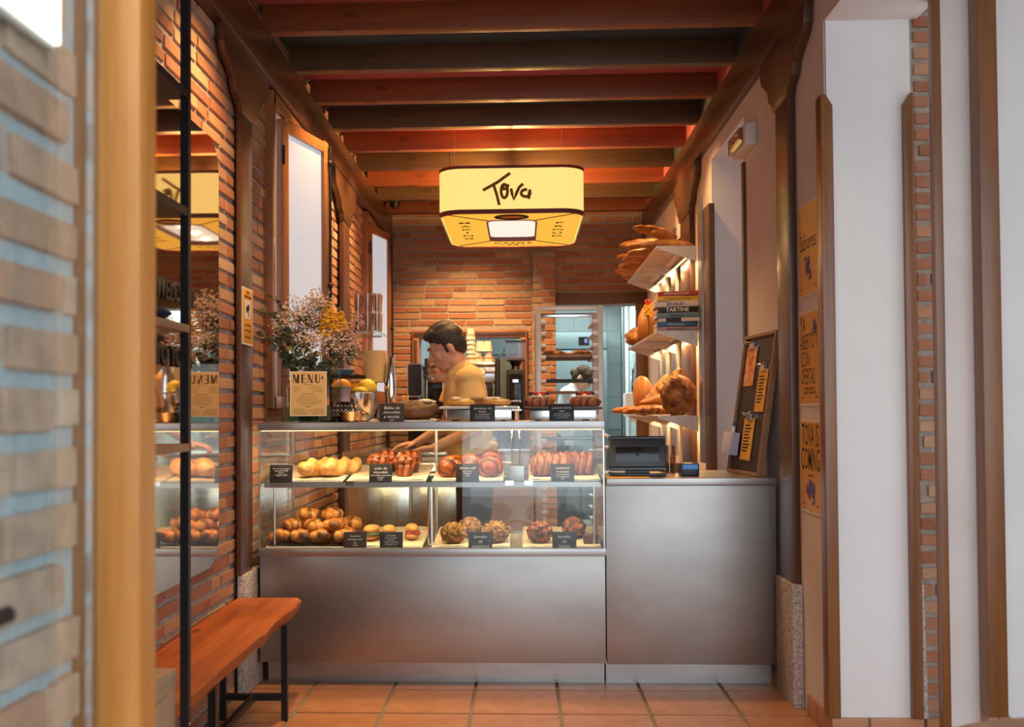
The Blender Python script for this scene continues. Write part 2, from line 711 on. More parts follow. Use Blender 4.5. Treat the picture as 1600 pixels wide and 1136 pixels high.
# floor: one object per tile
floor = struct('floor', B().box(-1.7, 3.3, .95, 10.0, -.08, -.004), 'grout')
tile_me = bpy.data.meshes.new('floor_tile')
tb = bmesh.new()
bmesh.ops.create_cube(tb, size=1)
bmesh.ops.bevel(tb, geom=tb.edges[:], offset=.02, segments=2, affect='EDGES')
tb.to_mesh(tile_me)
tb.free()
tile_me.materials.append(M['terracotta'])
for i in range(13):
    x0 = -1.366 + .3805 * i
    x1 = x0 + .3805
    for j in range(-9, 15):
        y0 = 4.389 + .37 * j
        if y0 > 9.6 or (x0 > 1.3 and y0 > 3.6) or y0 < 1.0:
            continue
        xa, xb = max(x0, -1.31) + .008, min(x1, 3.2) - .008
        o = bpy.data.objects.new('floor_tile', tile_me)
        col.objects.link(o)
        o.location = ((xa + xb) / 2, y0 + .185, -.006 + random.uniform(-.0008, .0008))
        o.scale = (xb - xa, .37 - .014, .014)
        o.parent = floor
struct('floor_pavement', B().box(-6, 6, -6, .95, -.1, -.01), 'granite')

# ceiling with painted panels between the joists
ceil = struct('ceiling', B().box(-1.7, 1.7, .9, 10.0, ZC + .004, ZC + .12), 'plaster')
JY = [5.03 + .585 * k for k in range(-6, 9)]
for k in range(len(JY) - 1):
    n_ = k - 6
    m_ = 'ceiling_teal' if n_ % 2 == 0 else 'ceiling_pink'
    obj('ceiling_panel', B().box(-1.32, 1.21, JY[k] + .07, JY[k + 1], ZC - .01, ZC + .004), m_, ceil)
    obj('infill_panel', B().box(1.195, 1.215, JY[k] + .07, JY[k + 1], 3.19, ZC - .01), m_, ceil)

# left wall (brick)
wl = B()
W1, W2 = (5.22, 6.15, 1.33, 2.93), (8.43, 9.35, 1.33, 2.93)
ys = [1.3, W1[0], W1[1], W2[0], W2[1], YB + .2]
for a, b_ in ((ys[0], ys[1]), (ys[2], ys[3]), (ys[4], ys[5])):
    wl.box(XL - .3, XL, a, b_, 0, ZC)
for (a, b_, z0, z1) in (W1, W2):
    wl.box(XL - .3, XL, a, b_, 0, z0)
    wl.box(XL - .3, XL, a, b_, z1, ZC)
wall_left = struct('wall_left', wl, 'mortar', smooth=False)
oy = 1.3
bricks(wall_left, (XL, oy, 0), (0, 1, 0), (1, 0, 0), YB - oy, 0, ZC,
       [(W1[0] - oy, W1[1] - oy, W1[2], W1[3]), (W2[0] - oy, W2[1] - oy, W2[2], W2[3]), (2.25 - oy, 4.27 - oy, .70, 2.38), (4.615 - oy, 4.94 - oy, 0, .55)], seed=3)

# back wall (brick) with the pass-through window and the kitchen doorway
wb = B()
PW = (-.985, -.012, 1.12, 2.0)      # window opening
DW = (.335, 1.15, 0, 2.31)          # doorway
wb.box(XL - .3, PW[0], YB, YB + .2, 0, ZC)
wb.box(PW[0], PW[1], YB, YB + .2, 0, PW[2])
wb.box(PW[0], PW[1], YB, YB + .2, PW[3], ZC)
wb.box(PW[1], DW[0], YB, YB + .2, 0, ZC)
wb.box(DW[0], DW[1], YB, YB + .2, DW[3], ZC)
wb.box(DW[1], XR + .4, YB, YB + .2, 0, ZC)
wall_back = struct('wall_back', wb, 'mortar', smooth=False)
bricks(wall_back, (XL, YB, 0), (1, 0, 0), (0, -1, 0), XR - XL, 0, ZC - .02,
       [(PW[0] - XL - .07, PW[1] - XL + .07, PW[2] - .1, PW[3] + .08), (DW[0] - XL - .01, XR - XL, 0, DW[3] + .12), (.10 - XL, .34 - XL, 0, 2.80)], seed=5)
pier = B().box(.12, .33, YB - .12, YB + .02, 0, 2.80)
wall_pier = struct('wall_back_pier', pier, 'mortar', smooth=False)
bricks(wall_pier, (.12, YB - .12, 0), (1, 0, 0), (0, -1, 0), .21, 0, 2.80, seed=9, blen=.21, stagger=.3, keep=60)
for nm, bx_ in (('trim_1', B().box(DW[0] - .01, XR, YB - .06, YB + .02, DW[3], DW[3] + .11)), ('trim_2', B().box(1.10, XR, YB - .07, YB + .02, 0, DW[3]))):
    struct(nm, bx_, 'dark_wood', bevel=.006)
window_3 = sroot('window_3', (0, YB, 0))
for x0, x1, z0, z1 in ((PW[0] - .07, PW[1] + .07, PW[3], PW[3] + .075), (PW[0] - .07, PW[0], PW[2] - .07, PW[3]), (PW[1], PW[1] + .07, PW[2] - .07, PW[3]), (PW[0], PW[1], PW[2] - .07, PW[2])):
    obj('window_frame', B().box(x0, x1, -.05, .03, z0, z1), 'window_wood', window_3, bevel=.012)
    xi0, xi1 = max(x0 + .03, PW[0] - .02), min(x1 - .03, PW[1] + .02)
    obj('window_bead', B().box(x0 + .02, x1 - .02, -.062, -.045, z0 + .02, z1 - .02), 'beam_X', window_3, bevel=.004)

# right wall (plaster)
wr = B()
RC = (5.56, 6.5, 2.87)
wr.box(XR, 1.57, 4.1, RC[0], 0, ZC)
wr.box(XR, 1.57, RC[1], YB + .2, 0, ZC)
wr.box(XR, 1.57, RC[0], RC[1], RC[2], ZC)
wr.box(1.5, 1.57, RC[0], RC[1], 0, .95)
wr.box(XR, 1.57, 1.9, 4.1, 2.83, ZC)
wall_right = struct('wall_right', wr, 'plaster', smooth=False)
# the pier's end face towards the street is painted white
struct('wall_right_end', B().box(1.215, 1.542, 4.085, 4.1, .085, 2.83), 'plaster_white')
window_4 = sroot('window_4', (1.5, 6.03, 1.9))
obj('pane', B().box(-.005, .005, -.47, .47, -.95, .97), 'frosted', window_4)
for y_ in (-.45, 0, .45):
    obj('window_frame', B().box(-.04, .01, y_ - .03, y_ + .03, -.95, .97), 'window_wood', window_4, bevel=.004)

# strip of bare brick, plaster return and post beyond the pier
wbr = struct('wall_brick_strip', B().box(1.543, 1.66, 4.092, 4.3, 0, 3.1), 'mortar', smooth=False)
bricks(wbr, (1.558, 4.092, 0), (1, 0, 0), (0, -1, 0), .1, .1, 3.1, seed=11, blen=.15, keep=100, course=.064, stagger=.12)
struct('wall_front_return', B().box(1.55, 3.2, 3.9, 3.915, 0, 3.1), 'plaster', smooth=False)
struct('wall_front_panel', B().box(1.77, 3.2, 3.885, 3.9, 0, 3.1), 'plaster_white', smooth=False)
struct('wall_side_room', B().box(3.2, 3.3, .9, 4.05, 0, 3.1), 'plaster_white', smooth=False)
struct('ceiling_side_room', B().box(1.57, 3.3, .9, 4.3, 2.9, 3.1), 'plaster_white', smooth=False)


def chamfer_board(nm, x0, x1, y0, y1, z0, z1, side):
    """upright board whose top corner is cut on one side"""
    c = .045
    poly = [(x0, z0), (x1, z0), (x1, z1 - (c if side > 0 else 0)), (x1 - c * .6 if side > 0 else x1, z1)]
    poly += [(x0 + c * .6, z1), (x0, z1 - c)] if side < 0 else [(x0, z1)]
    return struct(nm, B().prism(poly, 'y', y0, y1), 'trim_wood_Z', bevel=.003)


chamfer_board('trim_3', 1.185, 1.232, 4.06, 4.13, .088, 2.53, 1)
chamfer_board('trim_4', 1.506, 1.548, 4.06, 4.125, .088, 2.53, -1)
struct('trim_5', B().box(1.548, 1.58, 3.88, 3.918, 0, 3.1), 'trim_wood_Z', bevel=.003)
struct('trim_6', B().box(1.69, 1.76, 3.82, 3.9, .165, 3.1), 'trim_wood_Z', bevel=.006)
struct('trim_7', B().box(1.175, 1.212, 6.42, 6.62, 0, 2.58), 'dark_wood', bevel=.004)
struct('trim_8', B().box(1.195, 1.24, 5.52, 5.57, .98, 2.62), 'dark_wood', bevel=.004)
struct('trim_9', B().prism([(1.549, .088), (1.566, .088), (1.556, .6), (1.549, .62)], 'y', 4.062, 4.082), 'granite')
for a, b_ in ((1.69, 1.73), (1.73, 1.775)):
    struct('baseboard_return', B().box(a + .002, b_ - .002, 3.83, 3.9, 0, .165), 'terracotta', bevel=.003)
# tile skirting round the pier
bb = sroot('baseboard_right')
for y0, y1 in ((4.085, 4.27), (4.27, 4.42)):
    obj('skirting_tile', B().box(1.197, 1.212, y0 + .003, y1 - .003, 0, .085), 'terracotta', bb, bevel=.003)
for x0, x1 in ((1.197, 1.34), (1.345, 1.555), (1.56, 1.66)):
    obj('skirting_tile', B().box(x0 + .003, x1 - .003, 4.07, 4.085, 0, .085), 'terracotta', bb, bevel=.003)

# front wall: brick reveal on the left of the entrance, lintel above
wf = struct('wall_front', B().box(-2.2, -.566, .3, 1.27, 0, 3.5).box(-2.2, -1.2, 1.27, 1.4, 0, 3.5).box(-.552, 3.3, .5, .9, 3.0, 3.6), 'mortar_hazed', smooth=False)
bricks(wf, (-.566, .3, 0), (0, 1, 0), (1, 0, 0), .965, 0, 3.0, seed=13, course=.07, keep=160, m='brick_hazed')

# beams, joists
for sx_, nm, x0, x1 in ((-1, 'left', -1.5, -1.245), (1, 'right', 1.172, 1.4)):
    o = obj('side_beam', B().box(x0, x1, .95, YB, 2.965, 3.19), 'beam_Y', bevel=.008)
    tag(o, f'long dark timber beam under the joist ends on the {"brick" if sx_ < 0 else "plastered"} side wall', 'beam')
for k, y in enumerate(JY):
    o = obj('ceiling_joist', B().box(-.0 - 1.285, 1.205, 0, .07, 0, .15), 'joist_pink_bounce' if (k - 6) % 2 == 0 else 'joist_teal_bounce', loc=(0, y, 3.19), bevel=.004)
    nth = ('first', 'second', 'third', 'fourth', 'fifth', 'sixth', 'seventh', 'eighth', 'ninth', 'tenth', 'eleventh', 'twelfth', 'thirteenth', 'fourteenth', 'fifteenth')[len(JY) - 1 - k]
    tag(o, ('bounce-tinted reddish brown' if (k - 6) % 2 == 0 else 'bounce-tinted dark brown') + f' ceiling joist, {nth} from the brick back wall',
        'joist', 'ceiling joists')


def corbel_poly(y0, y1, p0, p1, zt, zb):
    """bracket outline in (y, z): wide under the beam, drawn in with an ogee to the post"""
    def side(ya, yb, s):
        out = []
        for t, q in ((0, 0), (.25, .02), (.38, .12), (.5, .4), (.62, .62), (.78, .7), (.86, .9), (1, 1)):
            out.append((ya + (yb - ya) * q, zt + (zb - zt) * t))
        return out
    L, Rr = side(y0, p0, 1), side(y1, p1, 1)
    return L + Rr[::-1]


for label, xs, yA, yB, c0, c1, gran, zg in (
        ('timber post with a carved corbel beside the bench and display counter', (XL + .024, -1.272), 4.60, 4.80, 4.3, 5.1, (4.615, 4.94), .55),
        ('timber post with a carved corbel between the two wall windows', (XL + .024, -1.262), 7.25, 7.5, 6.9, 7.78, None, 0),
        ('timber post with a carved corbel beside the yellow posters', (1.175, XR - .002), 4.52, 4.74, 4.22, 5.0, (4.49, 4.786), .53),
        ('timber post with a carved corbel behind the bread shelves', (1.172, XR - .002), 7.14, 7.55, 6.85, 7.8, None, 0)):
    xm = sum(xs) / 2
    t = thing('timber_post', label, 'post', (xm, (yA + yB) / 2, 0))
    h = (xs[1] - xs[0]) / 2
    yc = (yA + yB) / 2
    z0 = zg if gran else 0
    obj('post', B().box(-h, h, yA - yc, yB - yc, z0, 2.75), 'beam_Z', t, bevel=.006)
    s_ = .008
    obj('corbel', B().prism([(y - yc, z) for y, z in corbel_poly(c0, c1, yA, yB + .02, 2.965, 2.66)], 'x', -h - (s_ if xm > 0 else 0), h + (s_ if xm < 0 else 0)), 'beam_Y', t, bevel=.004)
    if gran:
        obj('stone_base', B().box(-h - .014 if xm > 0 else -h, h if xm > 0 else h + .014, gran[0] - yc, gran[1] - yc, 0, zg), 'granite', t, bevel=.008)


# windows in the left wall
def side_window(nm, y0, y1, z0, z1, hinge, width, ang):
    r = sroot(nm, (XL, (y0 + y1) / 2, (z0 + z1) / 2))
    hy, hz = (y1 - y0) / 2, (z1 - z0) / 2
    for a in ((-hy - .02, -hy + .045, -hz - .02, hz + .03), (hy - .045, hy + .02, -hz - .02, hz + .03), (-hy, hy, hz - .045, hz + .03), (-hy, hy, -hz - .02, -hz + .045)):
        obj('window_frame', B().box(-.06, .05, a[0], a[1], a[2], a[3]), 'window_wood', r, bevel=.008)
    obj('pane', B().box(-.075, -.065, -hy, hy, -hz, hz), 'frosted', r)
    s = B()
    H0, H1 = -hz + .045, hz - .06
    for a in ((0, .065, H0, H1), (width - .065, width, H0, H1), (.065, width - .065, H0, H0 + .09), (.065, width - .065, H1 - .065, H1)):
        s.box(-.022, .022, *a)
    sa = obj('sash', s, 'window_wood', r, loc=(.03, hinge - (y0 + y1) / 2, 0), rot=(0, 0, -R(ang)), bevel=.006)
    obj('pane', B().box(-.004, .004, .06, width - .06, H0 + .08, H1 - .06), 'frosted', sa)
    rod = B().cyl((.034, width - .008, H0 + .02), (.034, width - .008, H1 - .02), .009)
    for z in (H0 + .1, -.1, H1 - .12):
        rod.ell((.034, width - .008, z), (.016, .016, .02), 8, 6)
    obj('bolt_rod', rod, 'black_metal', sa)
    hg = B()
    for z in (H0 + .2, H1 - .2):
        hg.cyl((.026, -.004, z - .05), (.026, -.004, z + .05), .01)
    obj('hinge', hg, 'black_metal', sa)


side_window('window_1', *W1, 5.42, .56, 15)
side_window('window_2', *W2, 8.55, .52, 13)
# struct('trim_10', B().box(XL, XL + .05, 5.1, 6.25, 1.25, 1.31), 'window_wood', bevel=.006)

# pipe in the back corner
tag(obj('drain_pipe', B().cyl((XL + .03, YB - .05, 0), (XL + .03, YB - .05, 3.18), .016), 'black_metal'), 'thin black vertical pipe in the brick corner by the far window', 'pipe')

# entrance: stile, glass pane, handle
dr = sroot('door_1', (-.522, 1.28, 0))
obj('stile', B().box(-.024, .038, 0, .06, 0, 2.95), 'stile_wood', dr, bevel=.004)
obj('stile_edge', B().box(-.058, -.026, -.008, .05, 0, 2.95), 'window_wood', dr, bevel=.003)
obj('weather_strip', B().box(-.027, -.018, -.012, -.001, 0, 2.95), 'steel_bright', dr)
obj('glass_pane', B().box(-.022, -.016, -.62, 0, .12, 2.9), 'glass_door', dr)
obj('bottom_rail', B().box(-.036, 0, -.62, 0, 0, .12), 'stile_wood', dr, bevel=.004)
hd = B().cyl((-.016, -.44, 1.1), (.02, -.44, 1.1), .009).tube([(.02, -.44, 1.1), (.03, -.435, 1.1), (.034, -.4, 1.1), (.034, -.325, 1.1)], .009)
obj('handle', hd, 'black_metal', dr)

t = thing('light_box_sign', 'small bright white light box on the brick reveal beside the entrance door', 'light box', (-.537, 1.1, 1.72))
obj('box_frame', B().box(-.02, -.005, -.3, .07, -.005, .5), 'white_plastic', t, bevel=.004)
obj('lit_face', B().box(-.005, .002, -.295, .065, 0, .495), 'lightbox', t)

# ------------------------------------------------------------------ kitchen behind the back wall
KY = 12.9
wk = struct('wall_kitchen', B().box(-2.2, 1.4, KY, KY + .1, 0, 2.75).box(-2.3, -2.2, YB + .2, KY, 0, 2.75), 'kitchen_grout', smooth=False)
for i in range(16):
    for j in range(8):
        x0, z0 = -2.0 + .205 * i, 1.05 + .205 * j
        if x0 > 1.1:
            continue
        obj('wall_tile', B().box(x0 + .003, x0 + .202, KY - .008, KY + .002, z0 + .003, z0 + .202), 'kitchen_tile', wk, smooth=False)
struct('wall_kitchen_right', B().box(1.25, 1.35, YB + .2, KY, 0, 2.75), 'kitchen_tile', smooth=False)
struct('floor_kitchen', B().box(-2.3, 1.4, 10.0, KY + .1, -.08, -.004), 'granite')
struct('ceiling_kitchen', B().box(-2.3, 1.4, YB + .2, KY + .1, 2.7, 2.8), 'plaster_white')
t = thing('ceiling_lamp', 'white strip light under the kitchen ceiling', 'lamp', (.6, 11.3, 2.66))
obj('housing', B().box(-.8, .8, -.08, .08, 0, .04), 'white_plastic', t, bevel=.004)
obj('tube', B().cyl((-.76, 0, -.012), (.76, 0, -.012), .012), 'tube', t)
for i, (x, y) in enumerate([q[:2] for q in ADDED_SPOTS]):  # fittings made up to carry the added spots
    t = thing('added_spotlight', 'small black added ceiling spotlight, unseen between two joists', 'spotlight', (x, y, ZC - .01), group='added spotlights between the joists')
    obj('can', B().lathe([(.028, 0), (.028, -.055), (.034, -.06), (.034, -.066), (.024, -.066), (.02, -.05)], 14), 'black_metal', t)
    obj('lens', B().lathe([(.019, -.052), (.0, -.05)], 14), 'spot_lens', t)

# ================================================================== OBJECTS
# ------------------------------------------------------------------ pendant lamp
LX, LY, LZ = -.062, 7.8, 2.665
lamp = thing('pendant_lamp', 'large glowing yellow fabric pendant lamp with brown handwritten lettering on its front', 'lamp', (LX, LY, LZ))
hx, hy, hh = .51, .74, .325
outer = rrect(-hx, hx, -hy, hy, .17, 8)
inner = rrect(-.185, .185, -.45, .45, .07, 6)


def ring_wall(poly, z0, z1, th=.006):
    b = B()
    n = len(poly)
    b.add([(x, y, z0) for x, y in poly] + [(x, y, z1) for x, y in poly], [(i, (i + 1) % n, n + (i + 1) % n, n + i) for i in range(n)])
    return b


obj('shade', ring_wall(outer, 0, hh), 'shade_glow', lamp)


def band(poly, z0, z1, grow):
    b = B()
    n = len(poly)
    q = [(x * (1 + grow / hx), y * (1 + grow / hy)) for x, y in poly]
    p = [(x * (1 - .012 / .3), y * (1 - .012 / .3)) for x, y in poly] if grow > .02 else poly
    b.add([(x, y, z) for z in (z0, z1) for pl in (p, q) for x, y in pl],
          [(i, (i + 1) % n, n + (i + 1) % n, n + i) for i in range(n)] + [(2 * n + i, 3 * n + i, 3 * n + (i + 1) % n, 2 * n + (i + 1) % n) for i in range(n)]
          + [(n + i, n + (i + 1) % n, 3 * n + (i + 1) % n, 3 * n + i) for i in range(n)] + [(i, 2 * n + i, 2 * n + (i + 1) % n, (i + 1) % n) for i in range(n)])
    return b


obj('shade_trim', band(outer, hh - .018, hh + .002, .004), 'maroon', lamp)
obj('shade_trim', band(outer, -.006, .022, .005), 'maroon', lamp)
obj('shade_trim', band([(x * .985, y * .985) for x, y in outer], -.008, .0, .004), 'maroon', lamp)
# underside: four panels round the light opening
no, ni = len(outer), len(inner)


def near_i(p):
    return min(range(no), key=lambda i: (outer[i][0] * .985 - p[0]) ** 2 + (outer[i][1] * .985 - p[1]) ** 2)


ins = [(x * .97, y * .975) for x, y in outer]
cs_o = [(.97 * hx - .05, .975 * hy - .05), (-.97 * hx + .05, .975 * hy - .05), (-.97 * hx + .05, -.975 * hy + .05), (.97 * hx - .05, -.975 * hy + .05)]
co = [4 + 9 * k for k in range(4)]
ci = [3 + 7 * k for k in range(4)]
for k in range(4):
    k2 = (k + 1) % 4
    a = [ins[i % no] for i in range(co[k], co[k2] + (no if k2 == 0 else 0) + 1)]
    c = [inner[i % ni] for i in range(ci[k], ci[k2] + (ni if k2 == 0 else 0) + 1)]
    poly = a + c[::-1]
    o = obj('bottom_panel', B().add([(x, y, .001) for x, y in poly], [tuple(range(len(poly)))]), 'shade_bottom', lamp, smooth=False)
    obj('seam', B().tube([(*ins[co[k] % no], -.001), (*inner[ci[k] % ni], -.001)], .004, 4), 'ink_brown', lamp)
n = len(inner)
obj('inner_shade', ring_wall(inner, -.004, .2), 'maroon', lamp)
lip = [(x * .93, y * .97) for x, y in inner]
b_ = B().add([(x, y, -.005) for x, y in inner] + [(x, y, -.005) for x, y in lip], [(i, (i + 1) % n, n + (i + 1) % n, n + i) for i in range(n)])
obj('inner_trim', b_, 'maroon', lamp, smooth=False)
obj('diffuser', B().add([(x, y, .03) for x, y in inner], [tuple(range(n))]), 'diffuser', lamp, smooth=False)
for x, y in ((-.40, -.6), (.36, -.6), (-.40, .6), (.36, .6)):
    obj('wire', B().cyl((x, y, hh - .01), (x, y, ZC - LZ - .012), .0016, n=5), 'steel', lamp)
obj('cord', B().cyl((-.47, -.1, hh - .01), (-.47, -.1, ZC - LZ - .012), .003, n=6), 'black_plastic', lamp)
obj('support_bar', B().box(-hx + .01, hx - .01, -.02, .02, hh - .03, hh - .01).box(-.02, .02, -hy + .01, hy - .01, hh - .03, hh - .01), 'steel', lamp)
# handwritten lettering on the front
yF = -hy - .004


def strokes(name, paths, r, m, parent, f):
    b = B()
    for p in paths:
        b.tube([f(q) for q in p], r, 6)
    return obj(name, b, m, parent)


def arc(cx, cy, rx, ry, a0, a1, n=14):
    return [(cx + rx * math.cos(R(a0 + (a1 - a0) * i / n)), cy + ry * math.sin(R(a0 + (a1 - a0) * i / n))) for i in range(n + 1)]


def lf(q):   # crop pixels of the lettering -> lamp front plane
    return ((q[0] - 755) / 1515 * .28 * 1600 / 360 - .002, yF, hh - (q[1] - 345) / 1515 * .28 * 1600 / 360 * .99 + .0)


tova = [[(520, 556), (640, 490), (750, 412)], [(607, 500), (635, 590), (657, 683)],
        arc(700, 565, 27, 58, 60, 420, 22), [(735, 510), (720, 545), (690, 548), (680, 535), (700, 525)],
        [(757, 545), (765, 590), (780, 637), (800, 590), (825, 535), (858, 505)],
        arc(880, 585, 38, 30, -35, 290, 18), [(918, 555), (908, 590), (906, 635)]]
strokes('lettering', tova, .0115, 'ink_brown', lamp, lf)
for i, ch in enumerate('MAKING'):
    txt('letter', ch, .078, 'ink', lamp, (-.345, -.36 + i * .135, -.003), (PI, 0, 0), sx=1.5, bold=.001)
for i, ch in enumerate('PROUD'):
    txt('letter', ch, .078, 'ink', lamp, (.345, -.33 + i * .14, -.003), (PI, 0, 0), sx=1.5, bold=.001)
txt('letter', 'DESDE\n1991', .085, 'ink', lamp, (0, .585, -.003), (PI, 0, 0), spacing=1.35, line=.85)
em = B()
for rx, ry in ((.12, .085), (.09, .06)):
    p = arc(0, -.575, rx, ry, 0, 360, 28)
    em.tube([(x, y, -.003) for x, y in p], .004, 4)
for i in range(14):
    a = 2 * PI * i / 14
    em.tube([(.09 * math.cos(a), -.575 + .06 * math.sin(a), -.003), (.12 * math.cos(a + .2), -.575 + .085 * math.sin(a + .2), -.003)], .004, 4)
obj('emblem', em, 'ink', lamp)
obj('emblem_fill', B().prism(arc(0, -.565, .08, .05, 0, 360, 24)[:-1], 'z', -.003, -.001), 'orange_fruit', lamp)


def bulb(name, loc, power, color, rad=.03, spot=None):
    l = bpy.data.lights.new(name, 'SPOT' if spot else 'POINT')
    l.energy = power
    l.color = color
    l.shadow_soft_size = rad
    if spot:
        l.spot_size = R(spot)
        l.spot_blend = 1
    o = bpy.data.objects.new(name, l)
    o.location = loc
    col.objects.link(o)
    return o


for y_ in (-.45, 0, .45):
    bulb('pendant_bulb', (LX, LY + y_, LZ + .24), 40, WARM)
    if abs(y_) < .46:
        bulb('pendant_downlight', (LX, LY + y_ * .6, LZ + .018), 36, (1, .6, .27), .012, 170)

# ------------------------------------------------------------------ display counter
DX0, DX1, DY0, DY1 = -1.243, .383, 4.8, 5.46
dc = thing('display_counter', 'brushed steel bakery counter with a two-tier glass display case', 'display case', (0, 0, 0))
obj('front_panel', B().box(DX0 + .004, DX1, DY0 + .002, DY0 + .03, .115, .612), 'steel_panel', dc, bevel=.002)
obj('carcass', B().box(DX0 + .01, DX1, DY0 + .03, DY1, .115, .60), 'steel_panel', dc)
obj('plinth', B().box(DX0 + .02, DX1, DY0 + .1, DY1 - .05, 0, .115), 'steel', dc)
obj('lower_rail', B().box(DX0, DX1 + .004, DY0 - .012, DY0 + .03, .613, .648), 'steel', dc, bevel=.003)
obj('case_floor', B().box(DX0, DX1, DY0 + .03, DY1, .60, .640), 'steel', dc)
obj('top_fascia', B().box(DX0 - .003, DX1 + .002, DY0 - .006, DY0 + .05, 1.204, 1.241), 'steel', dc, bevel=.003)
obj('top_plate', B().box(DX0, DX1, DY0 + .05, DY1, 1.226, 1.24), 'steel', dc)
obj('led_strip', B().box(DX0 + .01, DX1 - .01, DY0 + .01, DY0 + .03, 1.2, 1.205), 'led', dc)
obj('front_glass', B().box(DX0 + .006, DX1 - .004, DY0, DY0 + .004, .648, 1.204), 'glass', dc)
for x in (DX0, DX1 - .006):
    obj('side_glass', B().box(x, x + .005, DY0 + .004, DY1, .64, 1.226), 'glass', dc)
    obj('corner_post', B().box(x, x + .006, DY0, DY0 + .008, .648, 1.204), 'steel_bright', dc)
obj('glass_shelf', B().box(DX0 + .008, DX1 - .01, DY0 + .06, DY1 - .04, .946, .953), 'glass_edge', dc)
for x0, x1, y in ((DX0 + .01, -.43, DY1 - .01), (-.46, DX1 - .01, DY1 - .025)):
    obj('sliding_door', B().box(x0, x1, y, y + .004, .64, 1.21), 'glass', dc)
    obj('door_rail', B().box(x0, x1, y - .003, y + .007, .64, .655).box(x0, x0 + .012, y - .003, y + .007, .655, 1.21), 'steel', dc)
for x in (-1.19, -.435, .34):
    obj('support_tube', B().cyl((x, DY0 + .09, .64), (x, DY0 + .09, .946), .017 if x == -.435 else .006), 'chrome', dc)
for x in (-.82, -.06, .03):
    obj('shelf_clip', B().box(x - .02, x + .02, DY0 + .055, DY0 + .075, .938, .96), 'steel_bright', dc)
area('case_led', (-.43, DY0 + .06, 1.222), (R(20), 0, 0), 1.55, .016, 7.5, (1, .68, .36))
area('case_led_lower', (-.43, DY0 + .072, .944), (R(20), 0, 0), 1.55, .016, 5.5, (1, .68, .36))
obj('shelf_profile', B().box(DX0 + .01, DX1 - .012, DY0 + .056, DY0 + .06, .930, .953), 'steel', dc)

co_ = thing('cash_counter', 'plain brushed steel cash counter with a polished worktop', 'counter', (0, 0, 0))
obj('worktop', B().box(.392, 1.176, 4.79, 5.45, .94, .972), 'steel', co_, bevel=.003)
obj('front_panel', B().box(.388, 1.172, 4.80, 4.83, .112, .938), 'steel_panel', co_, bevel=.002)
obj('carcass', B().box(.392, 1.17, 4.83, 5.44, .112, .94), 'steel_panel', co_)
obj('plinth', B().box(.39, 1.165, 4.9, 5.4, 0, .112), 'steel', co_)

# back bar behind the barista
bb_ = thing('back_counter', 'low steel back counter with drawers under the coffee machine', 'counter', (-.6, 9.35, 0))
obj('carcass', B().box(-.68, .7, -.35, .4, 0, .92), 'steel', bb_)
obj('worktop', B().box(-.7, .72, -.37, .42, .92, .96), 'steel_bright', bb_, bevel=.004)
for i in range(3):
    d_ = obj('drawer', B().box(-.66 + i * .45, -.23 + i * .45, -.37, -.35, .55, .9), 'steel', bb_, bevel=.006)
    obj('handle', B().tube([(-.52 + i * .45, -.372, .84), (-.52 + i * .45, -.395, .84), (-.37 + i * .45, -.395, .84), (-.37 + i * .45, -.372, .84)], .007, 6), 'chrome', d_)
us = thing('under_counter_fridge', 'steel undercounter fridge with a drawer front behind the display case', 'fridge', (-.72, 6.9, 0))
obj('body', B().box(-.42, .42, -.3, .3, .1, 1.0), 'steel', us, bevel=.006)
obj('worktop', B().box(-.44, .44, -.32, .32, 1.0, 1.03), 'steel_bright', us, bevel=.004)
for i in (-1, 1):
    d_ = obj('door', B().box(-.2 + i * .205, .2 + i * .205, -.32, -.3, .14, .97), 'steel_bright', us, bevel=.01)
    obj('handle', B().tube([(-.1 + i * .2, -.322, .9), (-.1 + i * .2, -.345, .9), (.1 + i * .2, -.345, .9), (.1 + i * .2, -.322, .9)], .007, 6), 'chrome', d_)
for x in (-.38, .38):
    for y in (-.26, .26):
        obj('foot', B().cyl((x, y, 0), (x, y, .1), .02), 'black_plastic', us)


# ------------------------------------------------------------------ trays, signs, pastry
def tray(label, x0, x1, y0, y1, z, rise, m='parchment', group=None, name='serving_board'):
    """thin board that rises to the back, with a sheet of baking paper"""
    xc, yc = (x0 + x1) / 2, (y0 + y1) / 2
    L = math.hypot(y1 - y0, rise)
    t = thing(name, label, 'tray', (xc, y0, z), (math.atan2(rise, y1 - y0), 0, 0), group)
    hw = (x1 - x0) / 2
    obj('board', B().box(-hw, hw, 0, L, 0, .008), 'white_ceramic', t, bevel=.002)
    b = B()
    nx, ny = 8, 6
    rnd = random.Random(hash(label) % 1000)
    for j in range(ny + 1):
        for i in range(nx + 1):
            e = max(abs(i / nx - .5), abs(j / ny - .5)) * 2
            b.v.append((-hw * .97 + 2 * hw * .97 * i / nx, .006 + (L - .012) * j / ny, .0085 + (rnd.uniform(0, .006) if e > .95 else 0)))
    for j in range(ny):
        for i in range(nx):
            q = j * (nx + 1) + i
            b.f.append((q, q + 1, q + nx + 2, q + nx + 1))
    obj('baking_paper', b, m, t)
    return t


def tz(y, y0, y1, z, rise):
    return z + .01 + rise * (y - y0) / (y1 - y0)


MID = (4.875, 5.33, .953, .05)     # middle shelf boards: y0, y1, z, rise
LOW = (4.85, 5.33, .641, .04)


